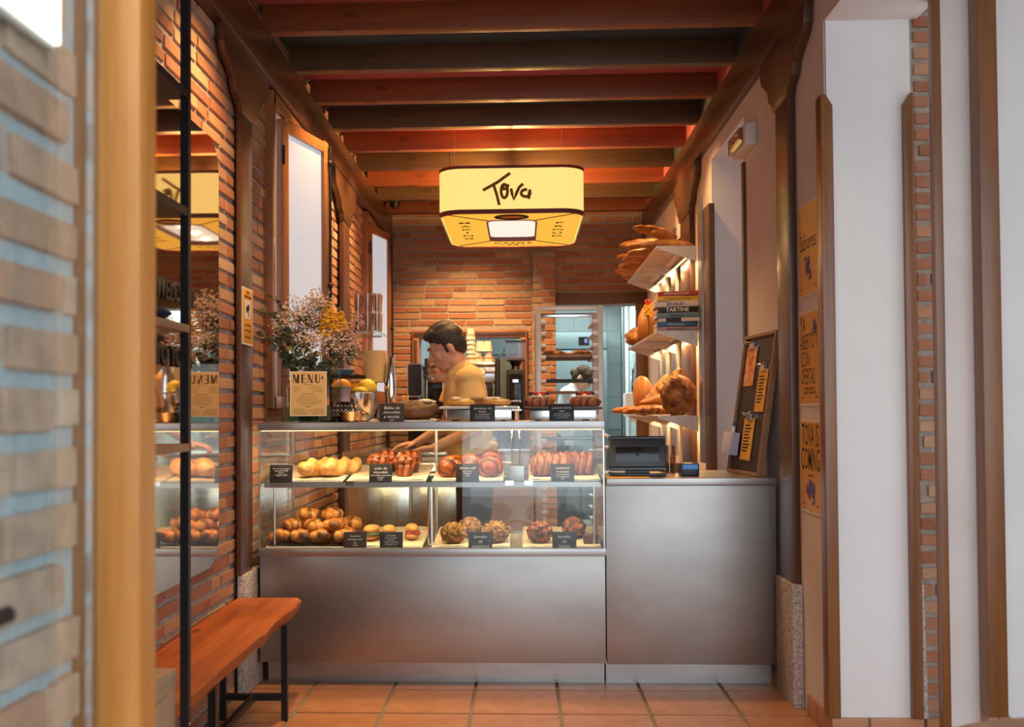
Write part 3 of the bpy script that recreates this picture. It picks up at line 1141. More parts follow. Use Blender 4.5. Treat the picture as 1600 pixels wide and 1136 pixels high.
def sign(label, x, y, z, text, w=.11, h=.083, size=.0145, lean=-12):
    t = thing('price_sign', label, 'sign', (x, y, z), (R(lean), 0, 0), 'chalkboard price signs')
    obj('card', B().box(-w / 2, w / 2, -.002, .002, 0, h), 'chalkboard', t, bevel=.001)
    obj('foot', B().box(-.012, .012, .002, .03, 0, .003), 'black_plastic', t)
    lines = text.split('\n')
    head = [q for q in lines if q.startswith('*')]
    b = 0
    zt = h - .012
    for q in lines:
        big = q.startswith('*')
        s_ = size * (1.25 if big else .72)
        zt -= s_ * .5
        txt('chalk_text', q.lstrip('*'), s_, 'chalk', t, (0, -.0026, zt), (R(90), 0, 0), shear=.15, ext=.0003, bold=0)
        zt -= s_ * .52
    return t


def roll(name, label, cat, loc, r, m, rot=(0, 0, 0), amp=.14, seed=0, group=None, fn=None, nu=22, nv=14, fr=2.5):
    b = B().ell((0, 0, 0), r, nu, nv, amp, fr, seed, fn=fn)
    zmin = min(v[2] for v in b.v)
    # flatten the base so that it sits
    b.v = [(x, y, max(z, zmin * .72)) for x, y, z in b.v]
    zb = zmin * .72
    b.v = [(x, y, z - zb) for x, y, z in b.v]
    o = obj(name, b, m, None, loc, rot)
    return tag(o, label, cat, group)


def braid(k, depth=.13, ph=0):
    """ridges that wind round the long (x) axis"""
    return lambda d: 1 + depth * math.sin(k * d.x * 3 + ph + math.atan2(d.z, d.y))


# top of the case: cake, two risers
TOPZ = 1.241
t = tray('white paper tray with the chocolate babka on the counter top', -.73, -.41, 4.88, 5.2, TOPZ, .0)
ck = thing('chocolate_babka', 'dark sliced chocolate babka with candied orange on top', 'cake', (-.535, 5.05, TOPZ + .011))
obj('loaf', B().ell((0, 0, .04), (.135, .075, .052), 24, 14, .22, 4, 3), 'chocolate', ck)
b_ = B()
for i in range(7):
    b_.ell((-.09 + i * .026, random.uniform(-.03, .03), .086 + random.uniform(-.006, .004)), (.026, .022, .007), 10, 6, .2, 3, i)
obj('orange_slices', b_, 'glazed', ck)
obj('icing', B().ell((.06, -.01, .09), (.04, .03, .01), 12, 6, .3, 3, 2).ell((.09, .02, .085), (.02, .02, .008), 10, 6, .3, 3, 5), 'cream', ck)


def riser(label, x0, x1, y0, y1, z, h, boardname):
    xc = (x0 + x1) / 2
    t = thing('tray_riser', label, 'tray', (xc, (y0 + y1) / 2, z))
    hx_, hy_ = (x1 - x0) / 2, (y1 - y0) / 2
    obj('pan', B().box(-hx_ + .03, hx_ - .03, -hy_ + .03, hy_ - .03, .006, h - .012), 'steel_bright', t, bevel=.004)
    for sx_ in (-1, 1):
        for sy_ in (-1, 1):
            obj('foot', B().box(sx_ * (hx_ - .07) - .012, sx_ * (hx_ - .07) + .012, sy_ * (hy_ - .06) - .01, sy_ * (hy_ - .06) + .01, 0, .006), 'black_plastic', t)
    obj('board', B().box(-hx_, hx_, -hy_, hy_, h - .012, h), boardname, t, bevel=.003)
    obj('baking_paper', B().box(-hx_ * .94, hx_ * .94, -hy_ * .94, hy_ * .94, h, h + .0015), 'parchment', t)
    return z + h + .0015


z1_ = riser('steel riser tray under the lemon pastries', -.395, -.02, 4.9, 5.22, TOPZ, .072, 'white_ceramic')
z2_ = riser('steel riser tray with a dark board under the berry tarts', .01, .385, 4.9, 5.22, TOPZ, .066, 'black_plastic')


def spandauer(x, y, z, rz, lab, seed):
    t = thing('lemon_pastry', lab, 'pastry', (x, y, z), (0, 0, rz), 'lemon pastries on the riser tray')
    b = B().ell((0, 0, .016), (.068, .055, .022), 22, 10, .2, 4, seed)
    b.v = [(p[0], p[1], max(p[2], 0)) for p in b.v]
    obj('dough', b, 'pale_dough', t)
    b = B()
    for i in range(5):
        b.ell((random.uniform(-.04, .04), random.uniform(-.03, .03), .036), (.022, .018, .009), 10, 6, .3, 4, seed + i)
    obj('cream', b, 'cream', t)


spandauer(-.295, 5.0, z1_, .2, 'pale lemon pastry topped with cream at the near end of its tray', 1)
spandauer(-.12, 5.02, z1_, -.3, 'pale lemon pastry with browned cream near the berry tart tray', 4)


def tart(x, y, z, rz, lab, seed):
    rnd = random.Random(seed)
    t = thing('berry_tart', lab, 'pastry', (x, y, z), (0, 0, rz), 'berry tarts on the riser tray')
    b = B().ell((0, 0, .022), (.075, .055, .034), 24, 12, .12, 3, seed, fn=lambda d: 1 + .07 * math.sin(9 * math.atan2(d.y, d.x)))
    b.v = [(p[0], p[1], max(p[2], 0)) for p in b.v]
    obj('pastry_case', b, 'cardamom', t)
    obj('cream', B().ell((0, 0, .05), (.05, .036, .014), 14, 8, .25, 4, seed), 'cream', t)
    for i in range(6):
        a = i * 1.05 + rnd.uniform(-.2, .2)
        obj('berry', B().ell((.036 * math.cos(a), .025 * math.sin(a), .062), (.013, .012, .012), 8, 6, .1), 'berry_red' if i % 3 else 'berry_dark', t)


tart(.085, 5.02, z2_, .2, 'summer berry tart with strawberries near the lemon pastry tray', 1)
tart(.31, 5.02, z2_, -.4, 'summer berry tart with strawberries near the cash counter end', 5)

sign('black chalk sign for chocolate and orange babka on the counter top', -.62, 4.86, TOPZ, '*Babka de\n*chocolate\n*y naranja\n3,50', .117, .09, .0165)
sign('black chalk sign for lemon spandauer leaning on the riser tray', -.187, 4.875, TOPZ, '*spandauer de\n*limón\ncon crema pastelera\nde vainilla, azúcar\nde limón y merengue', .12, .083, .0125)
sign('black chalk sign for summer berry tart leaning on the riser tray', .19, 4.875, TOPZ, '*summer berry\n*tart\ncon crema chantilly\nmiel, fresas, frambuesa\ncon chocolate', .118, .083, .0125)

# middle shelf
tray('white board with two twisted loaves on the glass shelf', -1.22, -.86, *MID)
tray('white board of chocolate knots on the glass shelf', -.84, -.46, *MID)
tray('white board of glazed lemon rolls on the glass shelf', -.43, -.09, *MID)
tray('white board of cardamom rolls on the glass shelf', .03, .372, *MID)
TW = []
for i, (x, y, a, lab) in enumerate(((-1.0, 5.03, 60, 'twisted pale loaf beside the chalk sign for sourdough bread'), (-.895, 5.04, 60, 'twisted pale loaf beside the board of chocolate knots'))):
    TW.append((x, y, a, lab))


def muffin(x, y, lab, seed, h=.1):
    b = B()
    prof = [(.036, 0), (.042, .03), (.05, .055)]
    b.lathe(prof, 16)
    b.ell((0, 0, .072), (.054, .054, .036), 18, 10, .3, 4, seed)
    for k in range(5):
        a = k * 1.26 + seed
        b.ell((.03 * math.cos(a), .03 * math.sin(a), .09), (.022, .022, .018), 10, 6, .2, 3, seed + k)
    o = obj('chocolate_knot', b, 'glazed', None, (x, y, tz(y, *MID)))
    tag(o, lab, 'pastry', 'chocolate knots on the glass shelf')


muffin(-.70, 5.0, 'glazed chocolate knot beside its chalk sign, nearer the twisted loaves', 1)
muffin(-.67, 5.12, 'glazed chocolate knot standing behind the front knots', 3)
muffin(-.575, 5.0, 'glazed chocolate knot beside its chalk sign, nearer the chrome tube', 5)
muffin(-.555, 5.1, 'glazed chocolate knot at the back corner of its board', 8)


def spiral_roll(x, y, L, lab, seed, m, rz=0, shelf=MID, r=.052, grp=None, nm='glazed_roll', ridge=.1, turns=26, cat='pastry'):
    b = B()
    n = 40
    vs = []
    for j in range(n + 1):
        t_ = j / n
        x_ = -L / 2 + L * t_
        e = min(1, math.sin(PI * min(max(t_, .02), .98)) * 3.2) ** .5
        for k in range(18):
            a = 2 * PI * k / 18
            rr = r * e * (1 + ridge * math.sin(2 * a + t_ * turns + seed) + .06 * noise.noise(Vector((t_ * 9, math.cos(a) * 2, seed))))
            vs.append((x_, rr * math.cos(a), max(r * .8 + rr * math.sin(a), 0)))
    fs = [(j * 18 + k, j * 18 + (k + 1) % 18, (j + 1) * 18 + (k + 1) % 18, (j + 1) * 18 + k) for j in range(n) for k in range(18)]
    fs += [tuple(range(17, -1, -1)), tuple(n * 18 + k for k in range(18))]
    b.add(vs, fs)
    return tag(obj(nm, b, m, None, (x, y, tz(y, *shelf)), (R(4), 0, rz)), lab, cat, grp)


for i, (x, y, a, lab) in enumerate(TW):
    spiral_roll(x, y, .27, lab, i, 'pale_dough', R(a), r=.044, grp='twisted loaves', nm='twisted_loaf', ridge=.2, turns=17, cat='bread')
g_ = 'glazed rolls on the lemon board'
spiral_roll(-.345, 5.0, .15, 'dark glazed lemon roll beside its chalk sign, nearer the chrome tube', 1, 'glazed', R(70), grp=g_)
spiral_roll(-.25, 5.06, .14, 'dark glazed lemon roll behind its chalk sign', 2, 'glazed', R(80), grp=g_)
spiral_roll(-.155, 5.0, .15, 'dark glazed lemon roll nearer the grey metal block', 3, 'glazed', R(84), grp=g_)
spiral_roll(-.16, 5.18, .12, 'dark glazed lemon roll at the back of its board', 4, 'glazed', R(95), grp=g_)
g_ = 'cardamom rolls on the end board'
spiral_roll(.14, 5.0, .2, 'pinkish cardamom roll nearer the grey metal block', 5, 'cardamom', 0, r=.06, grp=g_, nm='cardamom_roll')
spiral_roll(.27, 5.04, .17, 'pinkish cardamom roll nearer the cash counter end', 6, 'cardamom', .1, r=.06, grp=g_, nm='cardamom_roll')
for x in (.16, .24):
    roll('round_bun', 'small round brown bun at the back of the cardamom board', 'bun', (x, 5.24, tz(5.24, *MID)), (.03, .03, .03), 'crust', (0, 0, 0), .06, x, 'round buns behind the cardamom rolls')
t = thing('tongs_block', 'grey metal tongs holder on the glass shelf between two boards', 'holder', (-.03, 4.93, .953))
obj('block', B().box(-.04, .04, -.03, .03, 0, .075), 'steel', t, bevel=.004)
obj('slot', B().box(-.03, .03, -.02, .02, .075, .077), 'black_metal', t)
obj('tongs', B().tube([(-.015, 0, .05), (-.02, .01, .16), (-.016, .02, .25)], .004, 6).tube([(.015, 0, .05), (.02, .01, .16), (.016, .02, .25)], .004, 6).ell((0, .02, .252), (.018, .006, .01), 10, 6), 'chrome', t)

sign('black chalk sign for sourdough bread on the glass shelf', -1.155, 4.868, .953, 'Pan de masa madre\n-baguette 3,00€\n-blanco\n-hogaza 5,50€', .11, .085, .0145)
sign('black chalk sign for chocolate knots on the glass shelf', -.675, 4.868, .953, '*nudo de\n*chocolate\ncon avellana garapiñada\ny cacao\n3,20', .11, .088, .0145)
sign('black chalk sign for glazed lemon rolls on the glass shelf', -.26, 4.868, .953, '*lemon roll\ncon crema\nde limón\n3,20', .11, .088, .0145)
sign('black chalk sign for cardamom croissants on the glass shelf', .192, 4.868, .953, '*cardamon\n*croissant\nmasa hojaldrada\ncon cardamomo\n2,90', .11, .086, .0135)

# lower tier
t = tray('flat steel baking sheet under the heap of golden buns', -1.225, -.80, 4.85, 5.33, .641, .02, 'black_metal')
buns = [(-1.17, 4.93, 0), (-1.07, 4.92, 0), (-.975, 4.92, 0), (-.87, 4.92, 0), (-1.12, 5.06, 0), (-1.0, 5.06, 0), (-.89, 5.06, 0),
        (-1.12, 4.98, 1), (-1.02, 4.98, 1), (-.92, 4.985, 1), (-1.06, 5.12, 1), (-.95, 5.12, 1), (-.85, 5.1, 1), (-1.05, 5.05, 2), (-.94, 5.06, 2)]
BUNL = {0: 'golden round bun in the bottom layer of the heap in the display case', 1: 'golden round bun in the middle layer of the heap in the display case', 2: 'golden round bun on top of the heap in the display case'}
for i, (x, y, k) in enumerate(buns):
    b_ = B()
    rnd = random.Random(i + 40)
    b_.ell((0, 0, .034), (.044, .042, .034), 18, 12, .1, 3, i)
    for q in range(4):
        a_ = q * PI / 2 + rnd.uniform(-.2, .2)
        b_.ell((.027 * math.cos(a_), .027 * math.sin(a_), .034 + rnd.uniform(-.002, .008)), (.034, .027, .03), 16, 10, .1, 3, i + q, m=Matrix.Rotation(a_ + .9, 3, 'Z'))
    b_.ell((.004, 0, .056), (.026, .024, .018), 14, 10, .1, 3, i)
    b_.v = [(p[0], p[1], max(p[2], .004)) for p in b_.v]
    tag(obj('golden_bun', b_, 'bun_gold', None, (x + random.uniform(-.008, .008), y, .654 + k * .046), (R(random.uniform(-10, 10)), R(random.uniform(-10, 10)), random.uniform(0, 6))),
        BUNL[k], 'bun', 'golden buns heaped on the baking sheet')
tray('white board of small filled rolls in the lower tier', -.80, -.475, *LOW)
tray('white board of spinach borekas in the lower tier', -.43, -.06, *LOW)
tray('white board of sweet potato borekas in the lower tier', .0, .372, *LOW)
for i, (x, y, lab) in enumerate(((-.74, 5.0, 'small filled roll behind the hummus chalk sign'), (-.655, 4.99, 'small filled roll with red filling beside the smoked sandwich sign'), (-.545, 5.02, 'small filled roll with red filling at the chrome tube end of its board'))):
    t = thing('filled_roll', lab, 'sandwich', (x, y, tz(y, *LOW)), (R(4), 0, R(70 + 15 * i)), 'filled rolls in the lower tier')
    obj('bottom_half', B().ell((0, 0, .018), (.06, .035, .02), 18, 10, .08, 3, i), 'pale_dough', t)
    obj('filling', B().ell((0, -.005, .032), (.058, .038, .014), 18, 8, .4, 6, i), 'filling_red' if i else 'leaf_green', t)
    obj('top_half', B().ell((0, 0, .052), (.06, .034, .024), 18, 10, .1, 3, i + 5), 'pale_dough', t)


def boreka(x, y, lab, seed, m, grp):
    b = B().ell((0, 0, .045), (.062, .055, .05), 48, 30, .3, 6, seed)
    b.v = [(p[0] + .007 * noise.noise(Vector(p) * 110), p[1] + .007 * noise.noise(Vector(p) * 110 + Vector((9, 0, 0))), p[2] + .007 * noise.noise(Vector(p) * 110 + Vector((0, 9, 0)))) for p in b.v]
    b.v = [(p[0], p[1], max(p[2], 0)) for p in b.v]
    tag(obj('boreka', b, m, None, (x, y, tz(y, *LOW)), (R(4), 0, seed)), lab, 'pastry', grp)


g_ = 'seeded spinach borekas'
boreka(-.335, 4.94, 'seeded spinach boreka beside its chalk sign, nearer the chrome tube', 1, 'seeded', g_)
boreka(-.26, 5.07, 'seeded spinach boreka behind its chalk sign', 2, 'seeded', g_)
boreka(-.13, 4.95, 'seeded spinach boreka beside its chalk sign, nearer the sweet potato borekas', 3, 'seeded', g_)
g_ = 'seeded sweet potato borekas'
boreka(.085, 4.95, 'pinkish seeded sweet potato boreka nearer the spinach borekas', 4, 'cardamom', g_)
boreka(.255, 5.06, 'pinkish seeded sweet potato boreka behind its chalk sign', 5, 'cardamom', g_)
t = tag(obj('brownie_square', B().box(-.035, .035, -.03, .03, 0, .04), 'chocolate', None, (.325, 4.93, tz(4.93, *LOW)), (R(4), 0, 0), bevel=.006), 'small dark brownie square beside the sweet potato boreka sign', 'cake')
sign('black chalk sign for hummus rolls in the lower tier', -.793, 4.838, .6405, '*hummus\n*tomate seco\nfeta\nrúcula\naceituna', .11, .08, .0115, -6)
sign('black chalk sign for smoked filled rolls in the lower tier', -.621, 4.838, .6405, 'salsa tártara\nqueso de cabra\npimiento\ncebolla encurtida\nmostaza y miel', .11, .08, .0135, -6)
sign('black chalk sign for spinach borekas in the lower tier', -.199, 4.838, .6405, '*boreka\n*de\n*espinacas', .113, .08, .0175, -6)
sign('black chalk sign for sweet potato borekas in the lower tier', .196, 4.838, .6405, '*boreka\n*de\n*batata', .113, .08, .0175, -6)

# ------------------------------------------------------------------ counter-top props
# square glass vase with the menu and the bouquet
vx, vy = -1.037, 5.03
vase = thing('glass_vase', 'square clear glass vase holding the flowers on the counter top', 'vase', (vx, vy, TOPZ))
hw = .12
for a in ((-hw, hw, -hw, -hw + .004, 0, .285), (-hw, hw, hw - .004, hw, 0, .285), (-hw, -hw + .004, -hw, hw, 0, .285), (hw - .004, hw, -hw, hw, 0, .285)):
    obj('glass_wall', B().box(*a), 'glass', vase)
obj('glass_base', B().box(-hw, hw, -hw, hw, 0, .006), 'glass_edge', vase)
eb = B()
for sx_ in (-1, 1):
    for sy_ in (-1, 1):
        eb.box(sx_ * hw - .0015, sx_ * hw + .0015, sy_ * hw - .0015, sy_ * hw + .0015, 0, .286)
for s_ in (-1, 1):
    eb.box(-hw, hw, s_ * hw - .0015, s_ * hw + .0015, .284, .287).box(s_ * hw - .0015, s_ * hw + .0015, -hw, hw, .284, .287)
obj('glass_rim', eb, 'black_gloss', vase)
obj('water', B().box(-hw + .006, hw - .006, -hw + .006, hw - .006, .007, .075), 'water_green', vase)
menu = thing('menu_card', 'yellow printed MENU card propped against the glass vase', 'menu', (-1.028, vy - hw - .012, TOPZ), (R(-2), 0, 0))
obj('card', B().box(-.089, .089, -.001, .001, .03, .246), 'paper', menu)
obj('print_area', B().box(-.085, .085, -.0016, -.001, .034, .242), 'menu_paper', menu)
obj('stand', B().box(-.05, .05, 0, .012, 0, .032), 'glass_edge', menu)
# MENU in high-contrast capitals
mb = B()
H_ = .042
z0 = .190


def stroke(x0, za, x1, zb, wd):
    mb.prism([(x0, za), (x0 + wd, za), (x1 + wd, zb), (x1, zb)], 'y', -.0024, -.0016)


X0 = -.074
stroke(X0, z0, X0, z0 + H_, .003)
stroke(X0 + .013, z0, X0, z0 + H_, .007)
stroke(X0 + .013, z0, X0 + .021, z0 + H_, .003)
stroke(X0 + .020, z0, X0 + .020, z0 + H_, .009)
X0 = -.034
stroke(X0, z0, X0, z0 + H_, .008)
for q in (0, .02, .039):
    mb.box(X0, X0 + .021, -.0024, -.0016, z0 + q, z0 + q + .003)
X0 = -.003
stroke(X0, z0, X0, z0 + H_, .003)
stroke(X0 + .016, z0, X0, z0 + H_, .008)
stroke(X0 + .022, z0, X0 + .022, z0 + H_, .003)
X0 = .033
stroke(X0, z0 + .008, X0, z0 + H_, .008)
mb.prism([(X0, z0 + .01), (X0 + .005, z0), (X0 + .018, z0), (X0 + .023, z0 + .01), (X0 + .02, z0 + .01), (X0 + .016, z0 + .004), (X0 + .01, z0 + .004), (X0 + .008, z0 + .01)], 'y', -.0024, -.0016)
stroke(X0 + .02, z0 + .008, X0 + .02, z0 + H_, .003)
obj('headline', mb, 'ink', menu, smooth=False)
lb = B()
rnd = random.Random(4)
for zz, x0, x1, th in [(.181, -.02, .02, .0022)] + [(.171 - i * .008, -.073, -.03 + rnd.uniform(-.01, .01), .0014) for i in range(4)] + [(.171 - i * .008, .005 + rnd.uniform(0, .02), .07, .0014) for i in range(4)] \
        + [(.135, -.028, .03, .0026)] + [(.124 - i * .0075, -.05 + rnd.uniform(-.012, .012), .055 + rnd.uniform(-.012, .012), .0014) for i in range(6)] + [(.074, -.011, .012, .003)] \
        + [(.063 - i * .0075, -.074, -.02 + rnd.uniform(-.01, .02), .0014) for i in range(4)] + [(.063 - i * .0075, .0 + rnd.uniform(0, .03), .074, .0014) for i in range(4)]:
    x = x0
    while x < x1:
        q = min(x + rnd.uniform(.004, .011), x1)
        lb.box(x, q, -.0021, -.0016, zz, zz + th)
        x = q + .0016
obj('small_print', lb, 'ink', menu, smooth=False)
obj('emblem', B().prism(arc(.068, .215, .006, .007, 0, 360, 10)[:-1], 'y', -.0021, -.0016), 'purple', menu)

# bouquet
bq = thing('flower_bouquet', 'loose bouquet of dried white sprays, yellow blossom and eucalyptus in the glass vase', 'flowers', (vx, vy, TOPZ + .03))
rnd = random.Random(21)
st = B()
heads = []


def stem_to(p, r=.0022):
    q = Vector(p)
    base = Vector((rnd.uniform(-.05, .05), rnd.uniform(-.05, .05), -.015))
    midp = base.lerp(q, .5) + Vector((0, 0, .05))
    st.tube([base, midp, q], [r * 1.3, r, r * .6], 5)


gw, gp = B(), B()


def spray(bt, c, rad, n):
    c = Vector(c)
    stem_to(c)
    for i in range(int(n * 2.2)):
        d = Vector((rnd.gauss(0, 1), rnd.gauss(0, 1), rnd.gauss(0, .8)))
        d = d.normalized() * rad * rnd.uniform(.25, 1)
        p = c + d
        s_ = rnd.uniform(.0032, .0075)
        bt.ell(p, (s_, s_, s_ * .8), 5, 3)
        if i % 2 == 0:
            st.tube([c - Vector((0, 0, rad * .4)), p], .0007, 3, caps=False)


for c, rad, n in (((-.04, -.03, .50), .12, 170), ((.03, .0, .56), .09, 90), ((-.13, .0, .43), .09, 70), ((.0, -.09, .36), .08, 80), ((.10, -.03, .36), .08, 90)):
    spray(gw, c, rad, n)
for c, rad, n in (((.0, .02, .47), .09, 90), ((.16, .02, .40), .085, 130), ((.19, -.03, .33), .07, 90), ((-.06, .0, .38), .08, 80), ((.22, .03, .47), .035, 30)):
    spray(gp, c, rad, n)
# yellow snapdragon-like spires
yb = B()
for c, h, rad, n in (((.085, .0, .46), .16, .045, 120), ((.135, .02, .44), .12, .042, 90), ((.05, .04, .44), .10, .035, 60)):
    for i in range(n):
        t_ = i / n
        a = i * 2.4
        rr = rad * (1 - .75 * t_) + .004
        rr *= rnd.uniform(.5, 1.25)
        p = Vector(c) + Vector((rr * math.cos(a), rr * math.sin(a), h * (t_ - .35) + rnd.uniform(-.012, .012)))
        s_ = rnd.uniform(.6, 1.15) * (1 - .35 * t_)
        yb.ell(p, (.013 * s_, .011 * s_, .006 * s_), 6, 4, .4, 2, i)
    stem_to(Vector(c))
    st.ell(Vector(c) + Vector((0, 0, h * .66)), (.009, .009, .026), 6, 5)
for bt, m, nm in ((gw, 'gyp_white', 'white_sprays'), (gp, 'gyp_pink', 'pink_sprays'), (yb, 'flower_yellow', 'yellow_blossom')):
    o = obj(nm, bt, m, bq)
    o['kind'] = 'stuff'
# eucalyptus branches with leaves
leaf_me = []
for k in range(3):
    b_ = B()
    L = .03
    pts = [(0, 0), (.35, .42), (.7, .4), (1, .0), (.7, -.4), (.35, -.42)]
    b_.add([(x * L, y * L, .004 * math.sin(x * 3 + k)) for x, y in pts] + [(x * L, y * L, .004 * math.sin(x * 3 + k) - .0008) for x, y in pts],
           [tuple(range(6)), tuple(range(11, 5, -1))] + [(i, 6 + i, 6 + (i + 1) % 6, (i + 1) % 6) for i in range(6)])
    me = bpy.data.meshes.new('leaf')
    me.from_pydata(b_.v, [], b_.f)
    me.materials.append(M[('leaf_green', 'leaf_grey', 'leaf_green')[k]])
    leaf_me.append(me)
for tip, n in (((-.24, .0, .52), 16), ((-.19, -.05, .33), 16), ((-.13, -.06, .29), 12), ((-.2, .03, .42), 12), ((.0, -.08, .27), 12), ((.1, -.06, .26), 10), ((.26, -.02, .31), 9), ((-.22, .04, .60), 10), ((-.16, -.08, .45), 16), ((-.24, -.04, .40), 14), ((-.08, -.09, .33), 14), ((.05, -.1, .31), 12), ((.16, -.06, .30), 10), ((-.05, -.08, .42), 10)):
    tip = Vector(tip)
    base = Vector((rnd.uniform(-.03, .03), rnd.uniform(-.03, .03), -.01))
    ctrl = Vector((tip.x * .3, tip.y, tip.z * .75 + .05))
    pts = [base.lerp(ctrl, t_ / 8).lerp(ctrl.lerp(tip, t_ / 8), t_ / 8) for t_ in range(9)]
    st.tube(pts, .0022, 5)
    for i in range(n):
        t_ = .5 + .5 * i / n
        p = base.lerp(ctrl, t_).lerp(ctrl.lerp(tip, t_), t_)
        o = bpy.data.objects.new('leaf', leaf_me[rnd.randrange(3)])
        col.objects.link(o)
        o.location = p
        o.rotation_euler = (rnd.uniform(-1, 1), rnd.uniform(-1.2, .6), rnd.uniform(0, 6.3))
        s_ = rnd.uniform(1.0, 1.75)
        o.scale = (s_, s_, s_)
        o.parent = bq
obj('stems', st, 'stem_green', bq)

# steel bowl with citrus
bw = thing('mixing_bowl', 'deep brushed steel bowl of citrus beside the menu card', 'bowl', (-.85, 5.24, TOPZ))
obj('bowl_body', B().lathe([(.0, .004), (.07, .004), (.075, 0), (.085, .01), (.105, .07), (.115, .145), (.124, .150), (.122, .154), (.112, .148), (.1, .07), (.08, .014), (0, .01)], 32), 'steel_bright', bw)
for i, (x, y, z, m, nm, lab) in enumerate(((-.945, 5.21, 1.418, 'orange_fruit', 'orange', 'orange with a peeled stripe in the steel bowl'), (-.79, 5.22, 1.412, 'lemon_fruit', 'grapefruit', 'large yellow grapefruit in the steel bowl'),
                                       (-.82, 5.17, 1.388, 'lemon_fruit', 'lemon', 'small yellow lemon in front of the grapefruit'), (-.87, 5.29, 1.40, 'orange_fruit', 'orange', 'orange at the back of the steel bowl'))):
    r_ = (.045, .05, .034, .045)[i]
    t = thing(nm, lab, 'fruit', (x + (.03 if i == 0 else 0), y, z))
    b_ = B().ell((0, 0, 0), (r_, r_, r_ * .95), 20, 14, .03, 2, i)
    if nm == 'lemon':
        b_ = B().ell((0, 0, 0), (r_ * 1.25, r_ * .9, r_ * .9), 20, 14, .03, 2, i, fn=lambda d: 1 + .12 * max(0, abs(d.x) - .9) * 10)
    obj('fruit_body', b_, m, t)
    obj('stem_end', B().ell((.0, 0, r_ * .94), (.005, .005, .002), 8, 4), 'stem_green', t)
# patterned vase standing in a small copper bowl
t = thing('copper_bowl', 'small shiny copper bowl at the edge of the counter top', 'bowl', (-.83, 4.98, TOPZ))
obj('bowl_body', B().lathe([(0, .004), (.035, .004), (.04, 0), (.055, .018), (.066, .046), (.069, .05), (.065, .05), (.052, .02), (.03, .008), (0, .008)], 28), 'copper', t)
t = thing('patterned_vase', 'small vase with black and white zigzags standing behind the copper bowl', 'vase', (-.878, 5.06, TOPZ))
obj('vase_body', B().lathe([(0, 0), (.03, 0), (.044, .04), (.042, .07), (.026, .1)], 24), 'black_gloss', t)
obj('neck', B().lathe([(.026, .1), (.024, .12), (.026, .14), (.036, .17), (.033, .17), (.02, .13)], 24), 'mauve_book', t)
obj('rim', B().lathe([(.036, .169), (.038, .172), (.034, .174), (.032, .17)], 24), 'green_plastic', t)
zz = B()
for row in (.035, .055, .075):
    pts = []
    for i in range(25):
        a = 2 * PI * i / 24
        zq = row + (.008 if i % 2 else -.008)
        rr = .0445 if zq < .06 else .0445 - (zq - .06) * .42
        pts.append((rr * math.cos(a), rr * math.sin(a), zq))
    zz.tube(pts, .0016, 5)
obj('zigzag', zz, 'chalk', t)

# dark pedestal tray, shade lamp, chrome shaker, stirrers
t = thing('pedestal_tray', 'black pedestal tray with a dark dish standing behind the citrus bowl', 'stand', (-1.0, 5.36, TOPZ))
obj('base', B().lathe([(0, 0), (.07, 0), (.07, .008), (.012, .02), (.012, .225), (0, .225)], 24), 'black_metal', t)
obj('plate', B().lathe([(0, .225), (.17, .225), (.178, .24), (.172, .24), (.165, .233), (0, .233)], 36), 'black_metal', t)
obj('dish', B().lathe([(0, .234), (.09, .234), (.125, .27), (.12, .272), (.086, .242), (0, .242)], 32), 'slate_book', t)
t = thing('table_lamp', 'small table lamp with a plain beige drum shade', 'lamp', (-.775, 5.41, TOPZ))
obj('base', B().lathe([(0, 0), (.04, 0), (.04, .01), (.008, .02), (.008, .23), (0, .23)], 20), 'black_metal', t)
obj('lamp_shade', B().lathe([(.062, .205), (.06, .372), (.057, .372), (.059, .205)], 32), 'lampshade_beige', t)
t = thing('chrome_shaker', 'tall chrome shaker standing between the table lamp and the black water dispenser', 'shaker', (-.69, 5.38, TOPZ))
obj('cup', B().lathe([(0, 0), (.026, 0), (.034, .17), (0, .17)], 24), 'chrome', t)
obj('cap', B().lathe([(.034, .17), (.033, .2), (.022, .30), (.012, .335), (0, .34)], 24), 'chrome', t)
t = thing('stirrer_cup', 'glass of wooden stirring sticks behind the babka', 'cup', (-.625, 5.4, TOPZ))
obj('cup', B().lathe([(0, 0), (.026, 0), (.03, .08), (.028, .08), (.024, .004), (0, .004)], 20), 'glass_ware', t)
for i in range(8):
    a = i * .8
    obj('stick', B().box(-.003, .003, -.001, .001, 0, .13), 'pale_dough', t, (.014 * math.cos(a), .014 * math.sin(a), .006), (R(6) * math.sin(a), R(6) * math.cos(a), a))

# glass shelf with upturned tumblers on the left wall
t = thing('glass_wall_shelf', 'glass shelf on the brick wall under the stacked tumblers', 'shelf', (-1.18, 7.95, 1.90))
obj('plate', B().box(-.105, .1, -.36, .3, -.006, 0), 'glass_edge', t)
for y in (-.2, .22):
    obj('bracket', B().box(-.12, .06, y - .006, y + .006, -.014, -.006), 'steel_bright', t)
gl = None
for i in range(12):
    x, y, z = -1.235 + (i % 3) * .072, 7.70 + (i // 3 % 2) * .10, 1.90 + (i // 6) * .145
    lab = 'tall ribbed glass tumbler in the lower row on the glass wall shelf' if i < 6 else 'tall ribbed glass tumbler in the upper row on the glass wall shelf'
    if gl is None:
        prof = [(.0, .0), (.026, .0), (.034, .14), (.031, .14), (.023, .006), (0, .006)]
        gl = tag(obj('glass_tumbler', B().lathe(prof, 12), 'glass_ware', None, (x, y, z)), lab, 'glass', 'tumblers on the glass wall shelf')
    else:
        dup(gl, (x, y, z), (0, 0, 0), lab)

